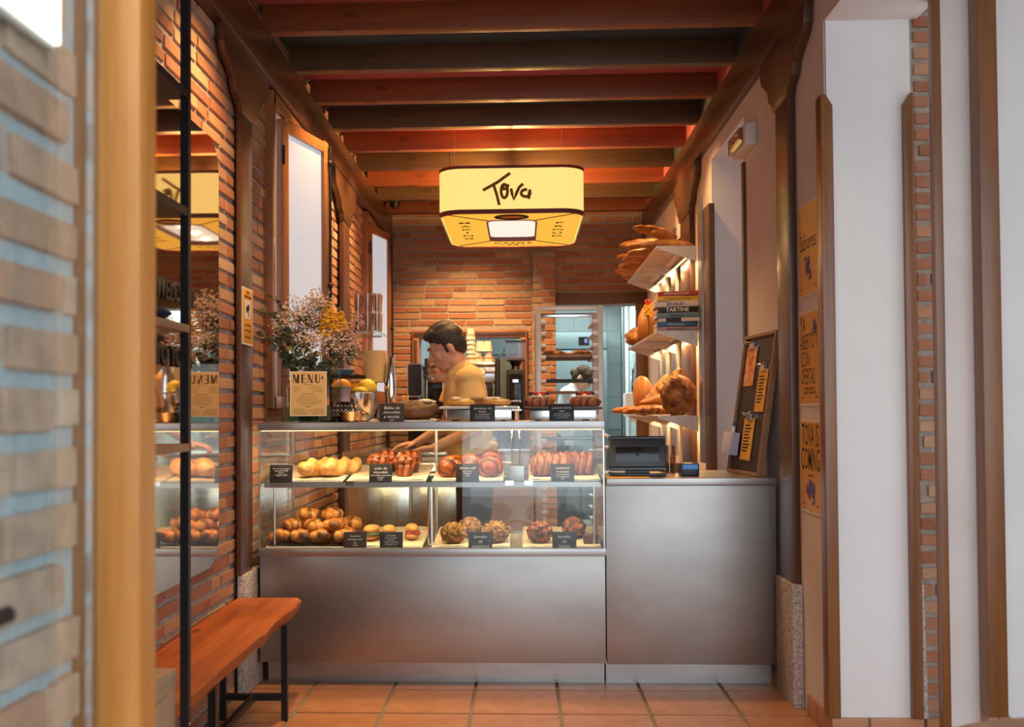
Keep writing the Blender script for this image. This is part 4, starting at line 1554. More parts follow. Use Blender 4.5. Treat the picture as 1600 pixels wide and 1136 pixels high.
# ------------------------------------------------------------------ cash counter
WZ = .972
t = thing('tablet_till', 'black tablet till seen from behind on its swivel stand', 'till', (.56, 5.0, WZ))
obj('foot', B().box(-.13, .13, -.06, .14, 0, .014), 'black_plastic', t, bevel=.006)
obj('neck', B().prism([(-.06, .01), (.06, .01), (.04, .05), (-.04, .05)], 'y', .0, .05), 'black_plastic', t)
tl = R(-12)
m4 = Matrix.Translation((0, .0, .025)) @ Matrix.Rotation(tl, 4, 'X')
obj('shell', B().box(-.138, .138, -.008, .012, 0, .165, m4), 'black_plastic', t, bevel=.008)
obj('back_plate', B().box(-.105, .105, -.0105, -.008, .04, .115, m4), 'black_gloss', t, bevel=.001)
lip_ = B().box(-.138, .138, -.02, -.004, 0, .018, m4).box(-.138, .138, -.014, -.004, .155, .168, m4)
obj('bumper', lip_, 'black_gloss', t, bevel=.003)
lg = B().ell(m4 @ Vector((0, -.0112, .076)), (.009, .001, .009), 14, 8).ell(m4 @ Vector((.003, -.0112, .088)), (.002, .0008, .004), 8, 6)
obj('logo', lg, 'black_metal', t)
t = thing('card_terminal', 'black card payment terminal with a blue screen on the cash counter', 'card reader', (.805, 4.98, WZ))
m4 = Matrix.Rotation(R(-28), 4, 'X')
obj('body', B().box(-.045, .045, -.03, .06, 0, .062), 'black_plastic', t, bevel=.012)
obj('screen', B().prism([(-.036, .034), (.036, .034), (.036, .056), (-.036, .056)], 'y', -.0325, -.03), 'terminal_blue', t)
txt('symbol', ')))', .014, 'chalk', t, (0, -.033, .045), (R(90), 0, 0), ext=.0002)
t = thing('water_glass', 'clear drinking glass behind the card terminal', 'glass', (.745, 5.22, WZ))
obj('glass_body', B().lathe([(0, 0), (.03, 0), (.037, .14), (.034, .14), (.027, .008), (0, .008)], 24), 'glass_ware', t)
t = thing('wooden_tray', 'shallow brown wooden tray behind the card terminal', 'tray', (.70, 5.33, WZ))
obj('base', B().box(-.07, .13, -.05, .09, 0, .008), 'shelf_wood', t)
for a in ((-.07, .13, -.05, -.042, .008, .04), (-.07, .13, .082, .09, .008, .04), (-.07, -.062, -.042, .082, .008, .04), (.122, .13, -.042, .082, .008, .04)):
    obj('side', B().box(*a), 'shelf_wood', t, bevel=.002)
t = thing('yellow_flyer', 'yellow printed flyer lying flat beside the tablet till', 'paper', (.50, 4.865, WZ), (0, 0, .06))
obj('sheet', B().box(-.1, .1, -.05, .05, 0, .0012), 'yellow_paper', t)
txt('print', 'TOVA BAKERY', .024, 'ink', t, (-.01, .0, .0014), (0, 0, 0), ext=.0002)

# leaning notice board
NB = thing('notice_board', 'tall narrow dark notice board in a wooden frame leaning on the wall', 'notice board', (1.085, 5.09, WZ))
# local board plane: x' along depth, z' up; leans towards the wall
Mb = Matrix.Rotation(R(-84), 4, 'Z') @ Matrix.Rotation(R(-8.5), 4, 'X')
bwid, bh = .235, .70


def nbo(name, b, m, parent=NB, bevel=0):
    b.v = [tuple(Mb @ Vector(p)) for p in b.v]
    return obj(name, b, m, parent, bevel=bevel)


nbo('panel', B().box(-bwid + .012, bwid - .012, .002, .012, .012, bh - .012), 'black_book')
for a in ((-bwid, -bwid + .018, 0, bh), (bwid - .018, bwid, 0, bh), (-bwid + .018, bwid - .018, 0, .018), (-bwid + .018, bwid - .018, bh - .018, bh)):
    nbo('frame', B().box(a[0], a[1], -.012, .018, a[2], a[3]), 'shelf_wood', bevel=.003)
for nm, x, z, w_, h_, m in (('red_leaflet', -.10, .44, .15, .2, 'red_paper'), ('yellow_leaflet', .11, .31, .13, .21, 'yellow_paper'), ('yellow_leaflet', .0, .07, .15, .21, 'yellow_paper')):
    o = nbo(nm, B().box(x - w_ / 2, x + w_ / 2, -.004, -.001, z, z + h_), m)
    lb = B()
    for i in range(9):
        lb.box(x - w_ * .36, x + w_ * (.1 + .25 * ((i * 7) % 5) / 5), -.0048, -.004, z + h_ * (.2 + .075 * i), z + h_ * (.2 + .075 * i) + .008)
    if m == 'yellow_paper':
        nbo('print', lb, 'ink', o)
    cl = B().tube([(x - .05, -.012, z + h_ + .01), (x - .06, -.03, z + h_ + .025), (x - .03, -.02, z + h_ + .02), (x + .03, -.02, z + h_ + .02), (x + .06, -.03, z + h_ + .025)], .003, 6)
    nbo('clip', cl.box(x - .03, x + .03, -.014, -.002, z + h_ - .012, z + h_ + .02), 'steel_bright', NB)
nbo('pen_pocket', B().box(-.225, -.09, -.055, -.0125, .085, .2), 'lavender_card', bevel=.002)
pk = B().cyl((-.15, -.03, .18), (-.147, -.03, .235), .009)
nbo('marker_pen', pk, 'white_plastic')
nbo('pen_cap', B().cyl((-.1472, -.03, .232), (-.146, -.03, .25), .0095), 'blue_book')

# ------------------------------------------------------------------ right wall: shelves, books, bread
su = thing('bread_rack', 'steel wall rack with three lit shelves and upright strips', 'shelf', (1.17, 7.6, 0))
SH = (2.37, 1.81, 1.25)
Y0s, Y1s = -.83, 1.02
for y0, y1 in ((-1.0, -.87), (.12, .34), (.66, .84), (1.02, 1.12)):
    obj('upright', B().box(-.012, .002, y0, y1, .95, 2.66 if y0 < .5 else 2.5), 'steel', su)
for z in SH:
    sh = B()
    sh.box(-.276, -.26, Y0s, Y1s, z - .014, z)
    sh.box(-.10, -.012, Y0s, Y1s, z - .014, z)
    for k in range(3):
        sh.box(-.26, -.10, Y0s + k * (Y1s - Y0s - .1) / 2, Y0s + .1 + k * (Y1s - Y0s - .1) / 2, z - .014, z)
    for k in range(14):
        y = Y0s + .12 + k * .122
        sh.box(-.26, -.10, y, y + .075, z - .008, z)
    s_ = obj('shelf_plate', sh, 'satin_steel', su)
    for y in (Y0s, .08, Y1s - .004):
        obj('gusset', B().prism([(-.272, z - .014), (-.012, z - .014), (-.012, z - .105)], 'y', y, y + .004), 'satin_steel', su)
    obj('led_strip', B().box(-.03, -.014, Y0s + .01, Y1s - .01, z - .026, z - .015), 'led', su)
    obj('led_lip', B().box(-.05, -.046, Y0s, Y1s, z - .04, z - .014), 'steel', su)
    area('shelf_led', (1.137, 7.695, z - .03), (0, R(12), 0), .012, 1.75, 9, (1, .56, .24))

BOOKS = [('red_book', .034, 'SWEET & SAVOURY', 'chalk', 'red cookbook on top of the pile'), ('yellow_book', .033, 'OTTOLENGHI SIMPLE', 'ink', 'yellow cookbook under the red one'),
         ('white_book', .042, 'JERUSALÉN', 'purple', 'whitish cookbook with purple title in the pile'), ('black_book', .038, 'TARTINE', 'chalk', 'black cookbook with bold white title in the pile'),
         ('slate_book', .036, 'Bread & Joy', 'ink', 'grey-blue cookbook in the pile'), ('white_book', .028, '', 'ink', 'off-white cookbook with a black band on its spine'),
         ('blue_book', .033, 'el libro del pan', 'chalk', 'blue cookbook near the bottom of the pile'), ('mauve_book', .032, 'Breaking BREADS', 'ink', 'mauve cookbook at the bottom of the pile')]
z = 1.81
for i, (m, th, ti, tm, lab) in enumerate(reversed(BOOKS)):
    w_ = (.285, .27, .26, .28, .275, .29, .28, .27)[i]
    t = thing('cookbook', lab + ' on the lit shelf', 'book', (1.035 + (.003, -.004, .004, 0, .005, -.003, .004, .008)[i], 6.9, z + .0005), (0, R(-.6 - i * .12) if i else 0, R((0, 1, -1, .6, 1.5, -.8, 1, -1.5)[i])), 'cookbooks on the shelf')
    d_ = .19
    obj('cover', B().box(-w_ / 2, w_ / 2, -.10, .1, 0, .003).box(-w_ / 2, w_ / 2, -.10, .1, th - .006, th - .003).box(-w_ / 2, w_ / 2, -.103, -.099, 0, th - .003), m, t, bevel=.0008)
    obj('pages', B().box(-w_ / 2 + .004, w_ / 2 - .004, -.098, .096, .003, th - .006), 'paper', t)
    if ti:
        txt('title', ti, th * (.95 if ti == 'TARTINE' else .62), tm, t, (-.01, -.1036, th * .45), (R(90), 0, 0), ext=.0002, bold=.0006 if ti in ('TARTINE', 'JERUSALÉN') else 0, sx=1.05 if ti == 'TARTINE' else .9)
    else:
        obj('band', B().box(-.08, .02, -.1038, -.103, 0, th - .003), 'black_book', t)
    z += th - .0012


def baguette(x, y, z, L, r, rot, lab, seed, grp, m='crust'):
    b = B()
    n, k_ = 28, 14
    vs = []
    for j in range(n + 1):
        t_ = j / n
        e = max(.12, math.sin(PI * (.04 + .92 * t_))) ** .55
        for k in range(k_):
            a = 2 * PI * k / k_
            rr = r * e * (1 + .09 * max(0, math.sin(a)) * math.sin(t_ * 22 + math.cos(a) * 1.5) + .08 * noise.noise(Vector((t_ * 7, math.cos(a), seed))))
            vs.append((-L / 2 + L * t_, rr * math.cos(a), rr * math.sin(a) * .85 + .006 * math.sin(PI * t_)))
    b.add(vs, [(j * k_ + k, j * k_ + (k + 1) % k_, (j + 1) * k_ + (k + 1) % k_, (j + 1) * k_ + k) for j in range(n) for k in range(k_)] + [tuple(range(k_ - 1, -1, -1)), tuple(n * k_ + k for k in range(k_))])
    return tag(obj('baguette', b, m, None, (x, y, z), rot), lab, 'bread', grp)


g_ = 'baguettes on the top shelf'
LB = 'baguette in the bottom layer of the pile on the top shelf'
LT = 'baguette lying across the top of the pile on the top shelf'
for i, (x, y, z, L, r, ry, rz) in enumerate(((1.0, 7.0, 2.408, .36, .04, 0, 8), (.96, 7.3, 2.408, .40, .042, 0, -10), (.96, 7.62, 2.408, .40, .042, 0, 6), (.95, 7.95, 2.408, .38, .04, 0, -6), (.95, 8.3, 2.408, .38, .042, 0, 12),
                                             (1.0, 7.12, 2.485, .36, .038, 4, 55), (.96, 7.5, 2.485, .42, .04, 3, -24), (.94, 8.1, 2.48, .4, .04, 3, 24), (.965, 7.35, 2.56, .42, .04, 4, 38), (.94, 7.8, 2.55, .4, .038, 2, -30))):
    baguette(x, y, z, L, r * 1.12, (0, R(ry), R(rz)), LB if z < 2.42 else LT, i, g_, 'crust' if i % 3 else 'crust_dark')
for i, (x, y, z, r_) in enumerate(((.90, 8.5, 2.37, .06), (.96, 8.52, 2.37, .05))):
    roll('crusty_roll', 'round crusty roll at the kitchen end of the top shelf', 'bread', (x, y, z), (r_, r_, r_ * .85), 'crust_dark', (0, 0, i), .15, i, 'crusty rolls on the top shelf')
# middle shelf
roll('tin_loaf', 'upright orange brown loaf leaning beside the pile of cookbooks', 'bread', (.955, 7.62, 1.812), (.11, .13, .16), 'crust', (0, R(8), .3), .1, 5, nu=26, nv=18)
roll('tin_loaf', 'flat torn loaf at the kitchen end of the cookbook shelf', 'bread', (.96, 8.25, 1.812), (.12, .16, .085), 'crust_dark', (0, 0, .2), .14, 6, nu=26, nv=18)
t = thing('dried_flower', 'small red and yellow dried flower head beside the cookbooks', 'flower', (.905, 7.35, 1.811))
obj('stem', B().tube([(0, 0, 0), (.01, 0, .08), (.0, 0, .16)], .006, 6), 'stem_green', t)
b_ = B()
for i in range(14):
    a = i * 2.4
    b_.ell((.02 * math.cos(a), .02 * math.sin(a), .15 + i * .006), (.016, .016, .008), 6, 4, .3, 3, i)
obj('petals', b_, 'flower_yellow', t)
obj('crest', B().ell((0, 0, .25), (.02, .012, .028), 8, 6, .5, 4, 2), 'berry_red', t)
# lower shelf
t = thing('country_loaf', 'big round dark crusted country loaf standing on edge on the lowest shelf', 'bread', (1.055, 6.93, 1.252), (0, 0, R(-12)))
b_ = B().ell((0, 0, .132), (.118, .085, .138), 40, 28, .14, 3, 2, fn=lambda d: 1 + .04 * math.sin(14 * d.x + 7 * d.z) * max(0, -d.y))
b_.v = [(p[0], p[1], max(p[2], 0)) for p in b_.v]
obj('crust_body', b_, 'crust_dark', t)
rnd = random.Random(8)
for k in range(9):
    a0, q0 = rnd.uniform(0, 6.28), rnd.uniform(.2, .75)
    pts = []
    for q in range(6):
        a_, rr = a0 + q * .16, q0 + .05 * rnd.uniform(-1, 1)
        X, Z = rr * math.cos(a_), rr * math.sin(a_)
        Yq = -.086 * math.sqrt(max(.02, 1 - X * X - Z * Z))
        pts.append((X * .118, Yq, .132 + Z * .138))
    obj('score_mark', B().tube(pts, [.001, .005, .007, .006, .004, .001], 5), 'cardamom', t)
roll('oval_loaf', 'smooth oval loaf standing upright at the kitchen end of the lowest shelf', 'bread', (.97, 8.05, 1.252), (.085, .1, .18), 'crust', (0, R(-6), 0), .06, 3, nu=24, nv=18)
g_ = 'small loaves on the lowest shelf'
LL = 'small crusty loaf in the heap beside the country loaf'
for i, (x, y, z, L, r, ry, rz) in enumerate(((.95, 7.15, 1.285, .34, .036, 0, 10), (.93, 7.4, 1.288, .34, .04, 0, -14), (.92, 7.7, 1.286, .34, .036, -4, 10), (.97, 7.3, 1.36, .32, .04, -8, 30), (.96, 7.5, 1.385, .3, .046, -48, 10), (1.0, 7.72, 1.40, .36, .05, -58, 0), (1.06, 7.6, 1.43, .40, .05, -55, 8), (.9, 8.3, 1.286, .34, .04, 0, 4))):
    baguette(x, y, z, L, r, (0, R(ry), R(rz)), LL, i + 20, g_, 'crust' if i % 2 else 'bun_gold')

# ------------------------------------------------------------------ posters, emergency light, plaque, camera
def poster(lab, y0, y1, z0, z1, rx, draw):
    yc, zc = (y0 + y1) / 2, (z0 + z1) / 2
    t = thing('poster', lab, 'poster', (XR - .003, yc, zc), (0, 0, 0))
    hy_, hz_ = (y1 - y0) / 2, (z1 - z0) / 2
    obj('sheet', B().box(-.001, .001, -hy_ - .008, hy_ + .008, -hz_ - .012, hz_ + .012), 'paper', t)
    obj('print_area', B().box(-.0018, -.001, -hy_, hy_, -hz_, hz_), 'poster_yellow', t)
    draw(t, hy_, hz_)


ROT = (R(90), 0, R(-90))


def doodle(t, y, z, s, seed=1):
    rnd = random.Random(seed)
    b = B()
    for i in range(9):
        c = (y + rnd.uniform(-.6, .6) * s, z + rnd.uniform(-.6, .6) * s)
        b.tube([(-.0024, p, q) for p, q in arc(c[0], c[1], .3 * s, .35 * s, rnd.uniform(0, 180), rnd.uniform(250, 500), 10)], s * .045, 4)
    obj('drawing', b, 'purple', t)
    b = B()
    for i in range(5):
        b.ell((-.002, y + rnd.uniform(-.5, .5) * s, z + rnd.uniform(-.7, .5) * s), (.0008, .13 * s, .17 * s), 8, 6)
    obj('drawing_fill', b, 'filling_red', t)


def foot(t, hz_):
    for y, s_ in ((.1, 'tova.es'), (0, '★'), (-.1, '@tova')):
        txt('small_print', s_ if s_ != '★' else 'T', .012, 'ink', t, (-.002, y, -hz_ + .025), ROT, ext=.0002)


def d1(t, hy_, hz_):
    txt('headline', 'Sabores', .10, 'ink', t, (-.002, .0, .03), ROT, ext=.0002, sx=.75)
    doodle(t, 0, -.08, .055, 2)
    foot(t, hz_)


def d2(t, hy_, hz_):
    for i, s_ in enumerate(('YA', 'ABIERTO Y', 'CON', 'OFERTAS')):
        txt('headline', s_, .098, 'ink', t, (-.002, .128, .138 - i * .073), ROT, 'LEFT', .0002, sx=.52 if len(s_) > 4 else .6)
    txt('small_print', 'EMPIEZA EL DÍA CON\nBOLLERÍA Y UN BUEN CAFÉ', .018, 'ink', t, (-.002, 0, -.138), ROT, ext=.0002, sx=.8)
    doodle(t, -.085, .13, .04, 4)
    foot(t, hz_)


def d3(t, hy_, hz_):
    for i, s_ in enumerate(('TOVA IS', 'COMING')):
        txt('headline', s_, .135, 'ink', t, (-.002, 0, .125 - i * .1), ROT, ext=.0002, sx=.5, bold=.001)
    txt('small_print', 'muy pronto aquí', .014, 'ink', t, (-.002, 0, -.038), ROT, ext=.0002)
    doodle(t, 0, -.105, .07, 6)
    foot(t, hz_)


poster('yellow poster with a script headline and a small drawing, above the opening notice', 4.205, 4.475, 1.775, 2.15, 0, d1)
poster('yellow poster reading YA ABIERTO Y CON OFERTAS', 4.195, 4.485, 1.315, 1.695, 0, d2)
poster('yellow poster reading TOVA IS COMING with a drawing', 4.20, 4.485, .865, 1.235, 0, d3)

t = thing('emergency_light', 'grey box emergency light high on the plaster wall', 'light', (XR, 5.42, 2.70))
obj('housing', B().box(-.06, -.001, -.17, .17, -.06, .06), 'white_plastic', t, bevel=.01)
obj('diffuser', B().box(-.085, -.06, -.13, .15, -.05, .045), 'glass_smoke', t, bevel=.012)
obj('bulb', B().cyl((-.072, -.09, -.02), (-.072, .1, -.02), .012), 'emergency', t)

t = thing('camera_notice', 'yellow video surveillance notice on the timber post by the bench', 'sign', (-1.271, 4.70, 1.735))
obj('plate', B().box(0, .003, -.085, .085, -.125, .125), 'poster_yellow', t, bevel=.001)
obj('border', B().box(.0, .0025, -.092, .092, -.132, .132), 'paper', t)
obj('pictogram_field', B().box(.003, .0035, -.05, .05, -.01, .075), 'white_plastic', t)
obj('pictogram', B().prism([(-.035, .04), (.02, .06), (.03, .035), (-.02, .015)], 'x', .0035, .004).prism([(.0, .03), (.01, .03), (.02, .0), (.01, .0)], 'x', .0035, .004), 'ink', t)
txt('lettering', 'ZONA\nVIDEOVIGILADA', .02, 'ink', t, (.0036, 0, .1), (R(90), 0, R(90)), ext=.0002, sx=.8)
for zq in (-.04, -.065, -.095):
    txt('lettering', 'sistema de vigilancia', .013, 'ink', t, (.0036, 0, zq), (R(90), 0, R(90)), ext=.0002)
t = thing('dome_camera', 'small black security camera in the corner under the joists', 'camera', (-1.13, 9.165, 3.19))
obj('mount', B().lathe([(0, 0), (.05, 0), (.05, -.025), (0, -.025)], 18), 'black_plastic', t)
obj('dome', B().ell((0, 0, -.028), (.045, .045, .04), 16, 10), 'black_gloss', t)

# ------------------------------------------------------------------ left side: mirror, black rack, bench
t = thing('bronze_mirror', 'large bronze tinted mirror with rounded corners on the brick wall', 'mirror', (XL + .02, 3.27, 1.545))
mw, mh = 1.04, .895
obj('glass', B().prism(rrect(-mw, mw, -mh, mh, .14, 8), 'x', 0, .012), 'mirror_bronze', t, smooth=False)
txt('lettering', '#WELCOME', .105, 'ink', t, (.016, .47, .19), (R(90), 0, R(90)), ext=.003, sx=.85, bold=.002)
txt('lettering', 'TO TOVA', .105, 'ink', t, (.016, .47, -.05), (R(90), 0, R(90)), ext=.003, sx=.85, bold=.002)

rk = thing('black_rack', 'tall black metal rack with wooden and black shelves in front of the mirror', 'rack', (-1.1, 2.4, 0))
px0, px1, py0, py1 = -.17, .165, -.42, .415
for x in (px0, px1):
    for y in (py0, py1):
        obj('upright', B().box(x - .0115, x + .0115, y - .0115, y + .0115, 0, 2.75), 'black_metal', rk)
for z, m in ((2.19, 'black_metal'), (1.86, 'black_metal'), (1.535, 'shelf_wood'), (1.205, 'shelf_wood')):
    if m == 'black_metal':
        obj('shelf', B().box(px0 - .01, px1 + .01, py0, py1, z - .022, z), m, rk)
    else:
        obj('shelf', B().box(px0 - .01, px1 + .012, py0, py1, z - .022, z), m, rk, bevel=.002)
for z in (2.74, .06):
    obj('cross_bar', B().box(px0, px1, py1 - .01, py1 + .01, z - .01, z + .01).box(px0, px1, py0 - .01, py0 + .01, z - .01, z + .01).box(px1 - .01, px1 + .01, py0, py1, z - .01, z + .01), 'black_metal', rk)
obj('corner_screw', B().cyl((px1 + .0115, py1, .43), (px1 + .0135, py1, .43), .004, n=8), 'steel_bright', rk)
b_ = B().ell((0, 0, .02), (.15, .17, .022), 26, 12, .22, 4, 3)
b_.v = [(x, y, max(z, 0)) for x, y, z in b_.v]
tag(obj('folded_cloth', b_, 'navy_cloth', None, (-1.07, 2.64, 1.536)), 'dark navy folded cloth on the wooden shelf of the black rack', 'cloth')
t = thing('oak_cabinet', 'small pale oak cabinet at the foot of the black rack', 'cabinet', (-1.1, 2.41, 0))
obj('body', B().box(-.17, .138, -.39, .40, 0, .555), 'oak', t, bevel=.003)
obj('top', B().box(-.175, .142, -.40, .402, .555, .585), 'oak', t, bevel=.004)
d_ = obj('door', B().box(.138, .146, -.37, .38, .03, .53), 'oak', t, bevel=.002)
obj('knob', B().ell((.155, -.3, .3), (.012, .012, .012), 10, 8), 'steel_bright', d_)

bn = thing('wooden_bench', 'long live-edge orange wooden bench on black steel legs along the brick wall', 'bench', (-1.150, 3.78, 0))
vs, fs = [], []
ny = 40
for j in range(ny + 1):
    y = -.83 + 1.66 * j / ny
    wob = .012 * noise.noise(Vector((y * 4, 1, 0))) + .006 * noise.noise(Vector((y * 12, 2, 0)))
    e = .016 * max(0, (abs(y) - .8) / .03)
    for (x, z) in ((-.135, .40), (-.142, .425), (-.138, .452), (.148 + wob - e, .452), (.16 + wob - e, .445), (.158 + wob * 1.5 - e, .42), (.146 + wob - e, .398)):
        vs.append((x, y, z))
for j in range(ny):
    for k in range(7):
        fs.append((j * 7 + k, j * 7 + (k + 1) % 7, (j + 1) * 7 + (k + 1) % 7, (j + 1) * 7 + k))
fs += [tuple(range(6, -1, -1)), tuple(ny * 7 + k for k in range(7))]
obj('seat', B().add(vs, fs), 'bench_wood', bn)
for y in (-.5, .5):
    for x in (-.11, .15):
        obj('leg', B().box(x - .0125, x + .0125, y - .0125, y + .0125, 0, .398), 'black_metal', bn)
    obj('cross_bar', B().box(-.0975, .1375, y - .0125, y + .0125, .085, .11), 'black_metal', bn)
obj('stretcher', B().box(.008, .033, -.4875, .4875, .085, .11), 'black_metal', bn)
obj('knot', B().ell((-.02, .79, .4515), (.008, .006, .001), 8, 4).ell((.03, .78, .4515), (.011, .006, .001), 8, 4).ell((.11, .785, .4515), (.012, .006, .001), 8, 4), 'ink_brown', bn)

t = thing('side_table', 'round dark wooden table top beside the plastered opening', 'table', (.93, 1.545, 0))
obj('table_top', B().lathe([(0, .715), (.32, .715), (.33, .722), (.33, .735), (.322, .742), (0, .742)], 48), 'shelf_wood', t)
obj('column', B().cyl((0, 0, .02), (0, 0, .715), .03), 'black_metal', t)
obj('base', B().lathe([(0, 0), (.2, 0), (.2, .012), (.03, .03), (0, .03)], 32), 'black_metal', t)

# ------------------------------------------------------------------ bakery trolley with trays
RX0, RX1, RY0, RY1 = .112, .515, 6.7, 7.2
tr = thing('bakery_trolley', 'tall steel bakery tray trolley with white runner clips', 'trolley', (0, 0, 0))
for x in (RX0, RX1):
    for y in (RY0, RY1):
        obj('upright', B().box(x - .018, x + .018, y - .016, y + .016, .1, 1.975), 'satin_steel', tr, bevel=.003)
        obj('caster', B().cyl((x - .015, y, .05), (x + .015, y, .05), .05, n=16), 'black_plastic', tr)
obj('top_bar', B().box(RX0 - .018, RX1 + .018, RY0 - .014, RY0 + .014, 1.945, 1.972), 'satin_steel', tr, bevel=.003)
obj('top_bar', B().box(RX0 - .018, RX1 + .018, RY1 - .014, RY1 + .014, 1.945, 1.972), 'steel_bright', tr, bevel=.003)
RZ = [1.87 - .0775 * k for k in range(20)]
for z in RZ:
    for x, s_ in ((RX0, 1), (RX1, -1)):
        obj('runner', B().box(x + s_ * .018, x + s_ * .05, RY0 - .01, RY1 + .01, z - .008, z), 'steel', tr)
        obj('clip', B().box(x + s_ * .016, x + s_ * .05, RY0 - .03, RY0 - .008, z - .014, z + .012), 'white_plastic', tr, bevel=.005)


def baking_tray(k, lab, m, h=.012):
    t = thing('baking_tray', lab, 'tray', (.3135, 6.95, RZ[k] + .001), group='trays in the bakery trolley')
    obj('sheet', B().box(-.178, .178, -.25, .25, 0, .004), m, t)
    obj('rim', B().box(-.178, .178, -.25, -.244, .004, h).box(-.178, .178, .244, .25, .004, h).box(-.178, -.172, -.244, .244, .004, h).box(.172, .178, -.244, .244, .004, h), m, t)


baking_tray(3, 'wire baking tray under the flat orange breads in the trolley', 'shelf_wood', .02)
baking_tray(5, 'empty thin black tray below the bread tray in the trolley', 'black_metal')
baking_tray(6, 'empty thin brown tray in the trolley behind the berry tarts', 'shelf_wood')
baking_tray(10, 'dark tray low in the trolley seen through the display case', 'black_metal')
baking_tray(12, 'dark tray near the bottom of the trolley seen through the display case', 'black_metal')
for i, (x, y) in enumerate(((.22, 6.82), (.39, 6.84), (.23, 7.05), (.40, 7.07))):
    roll('flatbread', ('flat orange bread on the trolley tray, nearest row' if i < 2 else 'flat orange bread at the back of the trolley tray').replace(', nearest row', ' by its open end'), 'bread', (x, y, RZ[3] + .0055), (.085, .09, .028), 'bun_gold', (0, 0, i), .12, i + 3, 'flatbreads on the trolley tray')

# ------------------------------------------------------------------ coffee corner on the back counter
BZ = .96
cm = thing('coffee_machine', 'steel and brass espresso machine on the back counter', 'coffee machine', (-.53, 9.3, BZ))
obj('body', B().box(-.29, .3, -.2, .25, .1, .42), 'steel', cm, bevel=.02)
obj('front_recess', B().box(-.27, .28, -.215, -.2, .16, .54), 'black_plastic', cm, bevel=.004)
obj('head_unit', B().box(-.3, .31, -.26, .25, .58, .76), 'steel_bright', cm, bevel=.02)
obj('brass_band', B().box(-.29, .3, -.268, -.258, .66, .74), 'copper', cm, bevel=.003)
obj('drip_tray', B().box(-.3, .31, -.3, .2, .04, .1), 'steel', cm, bevel=.006)
obj('side_panel', B().box(-.325, -.29, -.3, .27, .0, .8), 'black_plastic', cm, bevel=.012)
obj('side_panel', B().box(.3, .335, -.3, .27, .0, .8), 'black_plastic', cm, bevel=.012)
obj('back_panel', B().box(-.29, .3, .2, .26, .42, .6), 'steel', cm)
for x in (-.14, .14):
    g = obj('group_head', B().cyl((x, -.27, .5), (x, -.27, .58), .04).cyl((x, -.27, .47), (x, -.27, .5), .045), 'chrome', cm)
    obj('portafilter_handle', B().cyl((x, -.3, .485), (x, -.46, .46), .016, .02), 'black_plastic', g)
obj('gauge', B().cyl((.18, -.268, .68), (.18, -.29, .68), .035, n=20), 'white_plastic', cm)
obj('gauge_ring', B().cyl((.18, -.266, .68), (.18, -.282, .68), .041, n=20), 'black_plastic', cm)
obj('steam_wand', B().tube([(.27, -.27, .6), (.29, -.34, .55), (.28, -.36, .38), (.26, -.36, .25)], .008, 6).tube([(-.26, -.27, .62), (-.3, -.35, .6), (-.3, -.36, .45), (-.27, -.36, .3)], .008, 6), 'chrome', cm)
obj('cup_rail', B().tube([(-.28, -.24, .8), (.29, -.24, .8), (.29, .22, .8), (-.28, .22, .8), (-.28, -.24, .8)], .007, 6), 'copper', cm)
CZ = BZ + .76


def cup(x, y, z, r, h, lab, n_=1, rot=(0, 0, 0), text=None):
    t = thing('paper_cup', lab, 'cup', (x, y, z), rot, 'paper cups on the coffee machine')
    obj('cup_body', B().lathe([(0, 0), (r, 0), (r * .76, h), (0, h)], 20), 'paper', t)
    obj('cup_rim', B().lathe([(r, 0), (r + .003, .003), (r, .006)], 20), 'white_plastic', t)
    if text:
        txt('print', text, r * .9, 'ink', t, (0, -r * .93, h * .45), (R(98), 0, 0), ext=.0004)


for i in range(6):
    cup(-.455, 9.22, CZ + .005 + i * .042, .043, .1, f'white paper cup in the tall stack on the coffee machine, {("lowest", "second from below", "third from below", "third from the top", "second from the top", "topmost")[i]}', text='Tova' if i == 5 else None)
for i, (x, z) in enumerate(((-.385, 0), (-.295, 0), (-.37, .1), (-.30, .1))):
    cup(x, 9.22, CZ + .005 + z, .042, .095, 'white paper cup in the upper row of the small pile' if z else 'white paper cup in the lower row of the small pile', text='T' if i == 0 else None)

gr = thing('coffee_grinder', 'black coffee grinder with a clear bean hopper and a lit display', 'grinder', (-.05, 9.25, BZ))
obj('base', B().box(-.09, .09, -.2, .1, 0, .05), 'black_plastic', gr, bevel=.01)
obj('body', B().box(-.085, .085, -.11, .1, .05, .70), 'black_plastic', gr, bevel=.012)
obj('front_panel', B().box(-.06, .06, -.118, -.108, .3, .66), 'black_gloss', gr, bevel=.006)
obj('screen', B().box(-.028, .022, -.121, -.118, .585, .61), 'screen_white', gr)
txt('brand', 'mahlkönig', .022, 'copper', gr, (0, -.1195, .42), (R(90), 0, 0), ext=.0004)
obj('chute', B().cyl((0, -.13, .25), (0, -.13, .33), .03).box(-.05, .05, -.16, -.1, .33, .345), 'steel_bright', gr)
obj('buttons', B().cyl((-.02, -.118, .36), (-.02, -.124, .36), .014).cyl((.02, -.118, .36), (.02, -.124, .36), .014), 'copper', gr)
obj('neck', B().lathe([(.045, .70), (.035, .73), (.06, .78)], 20), 'black_plastic', gr)
obj('hopper', B().box(-.088, .088, -.1, .09, .79, .95), 'glass_smoke', gr)
obj('beans', B().box(-.082, .082, -.094, .084, .78, .815), 'chocolate', gr, bevel=.008)
obj('hopper_lid', B().box(-.093, .093, -.105, .095, .95, .962), 'black_plastic', gr, bevel=.003)

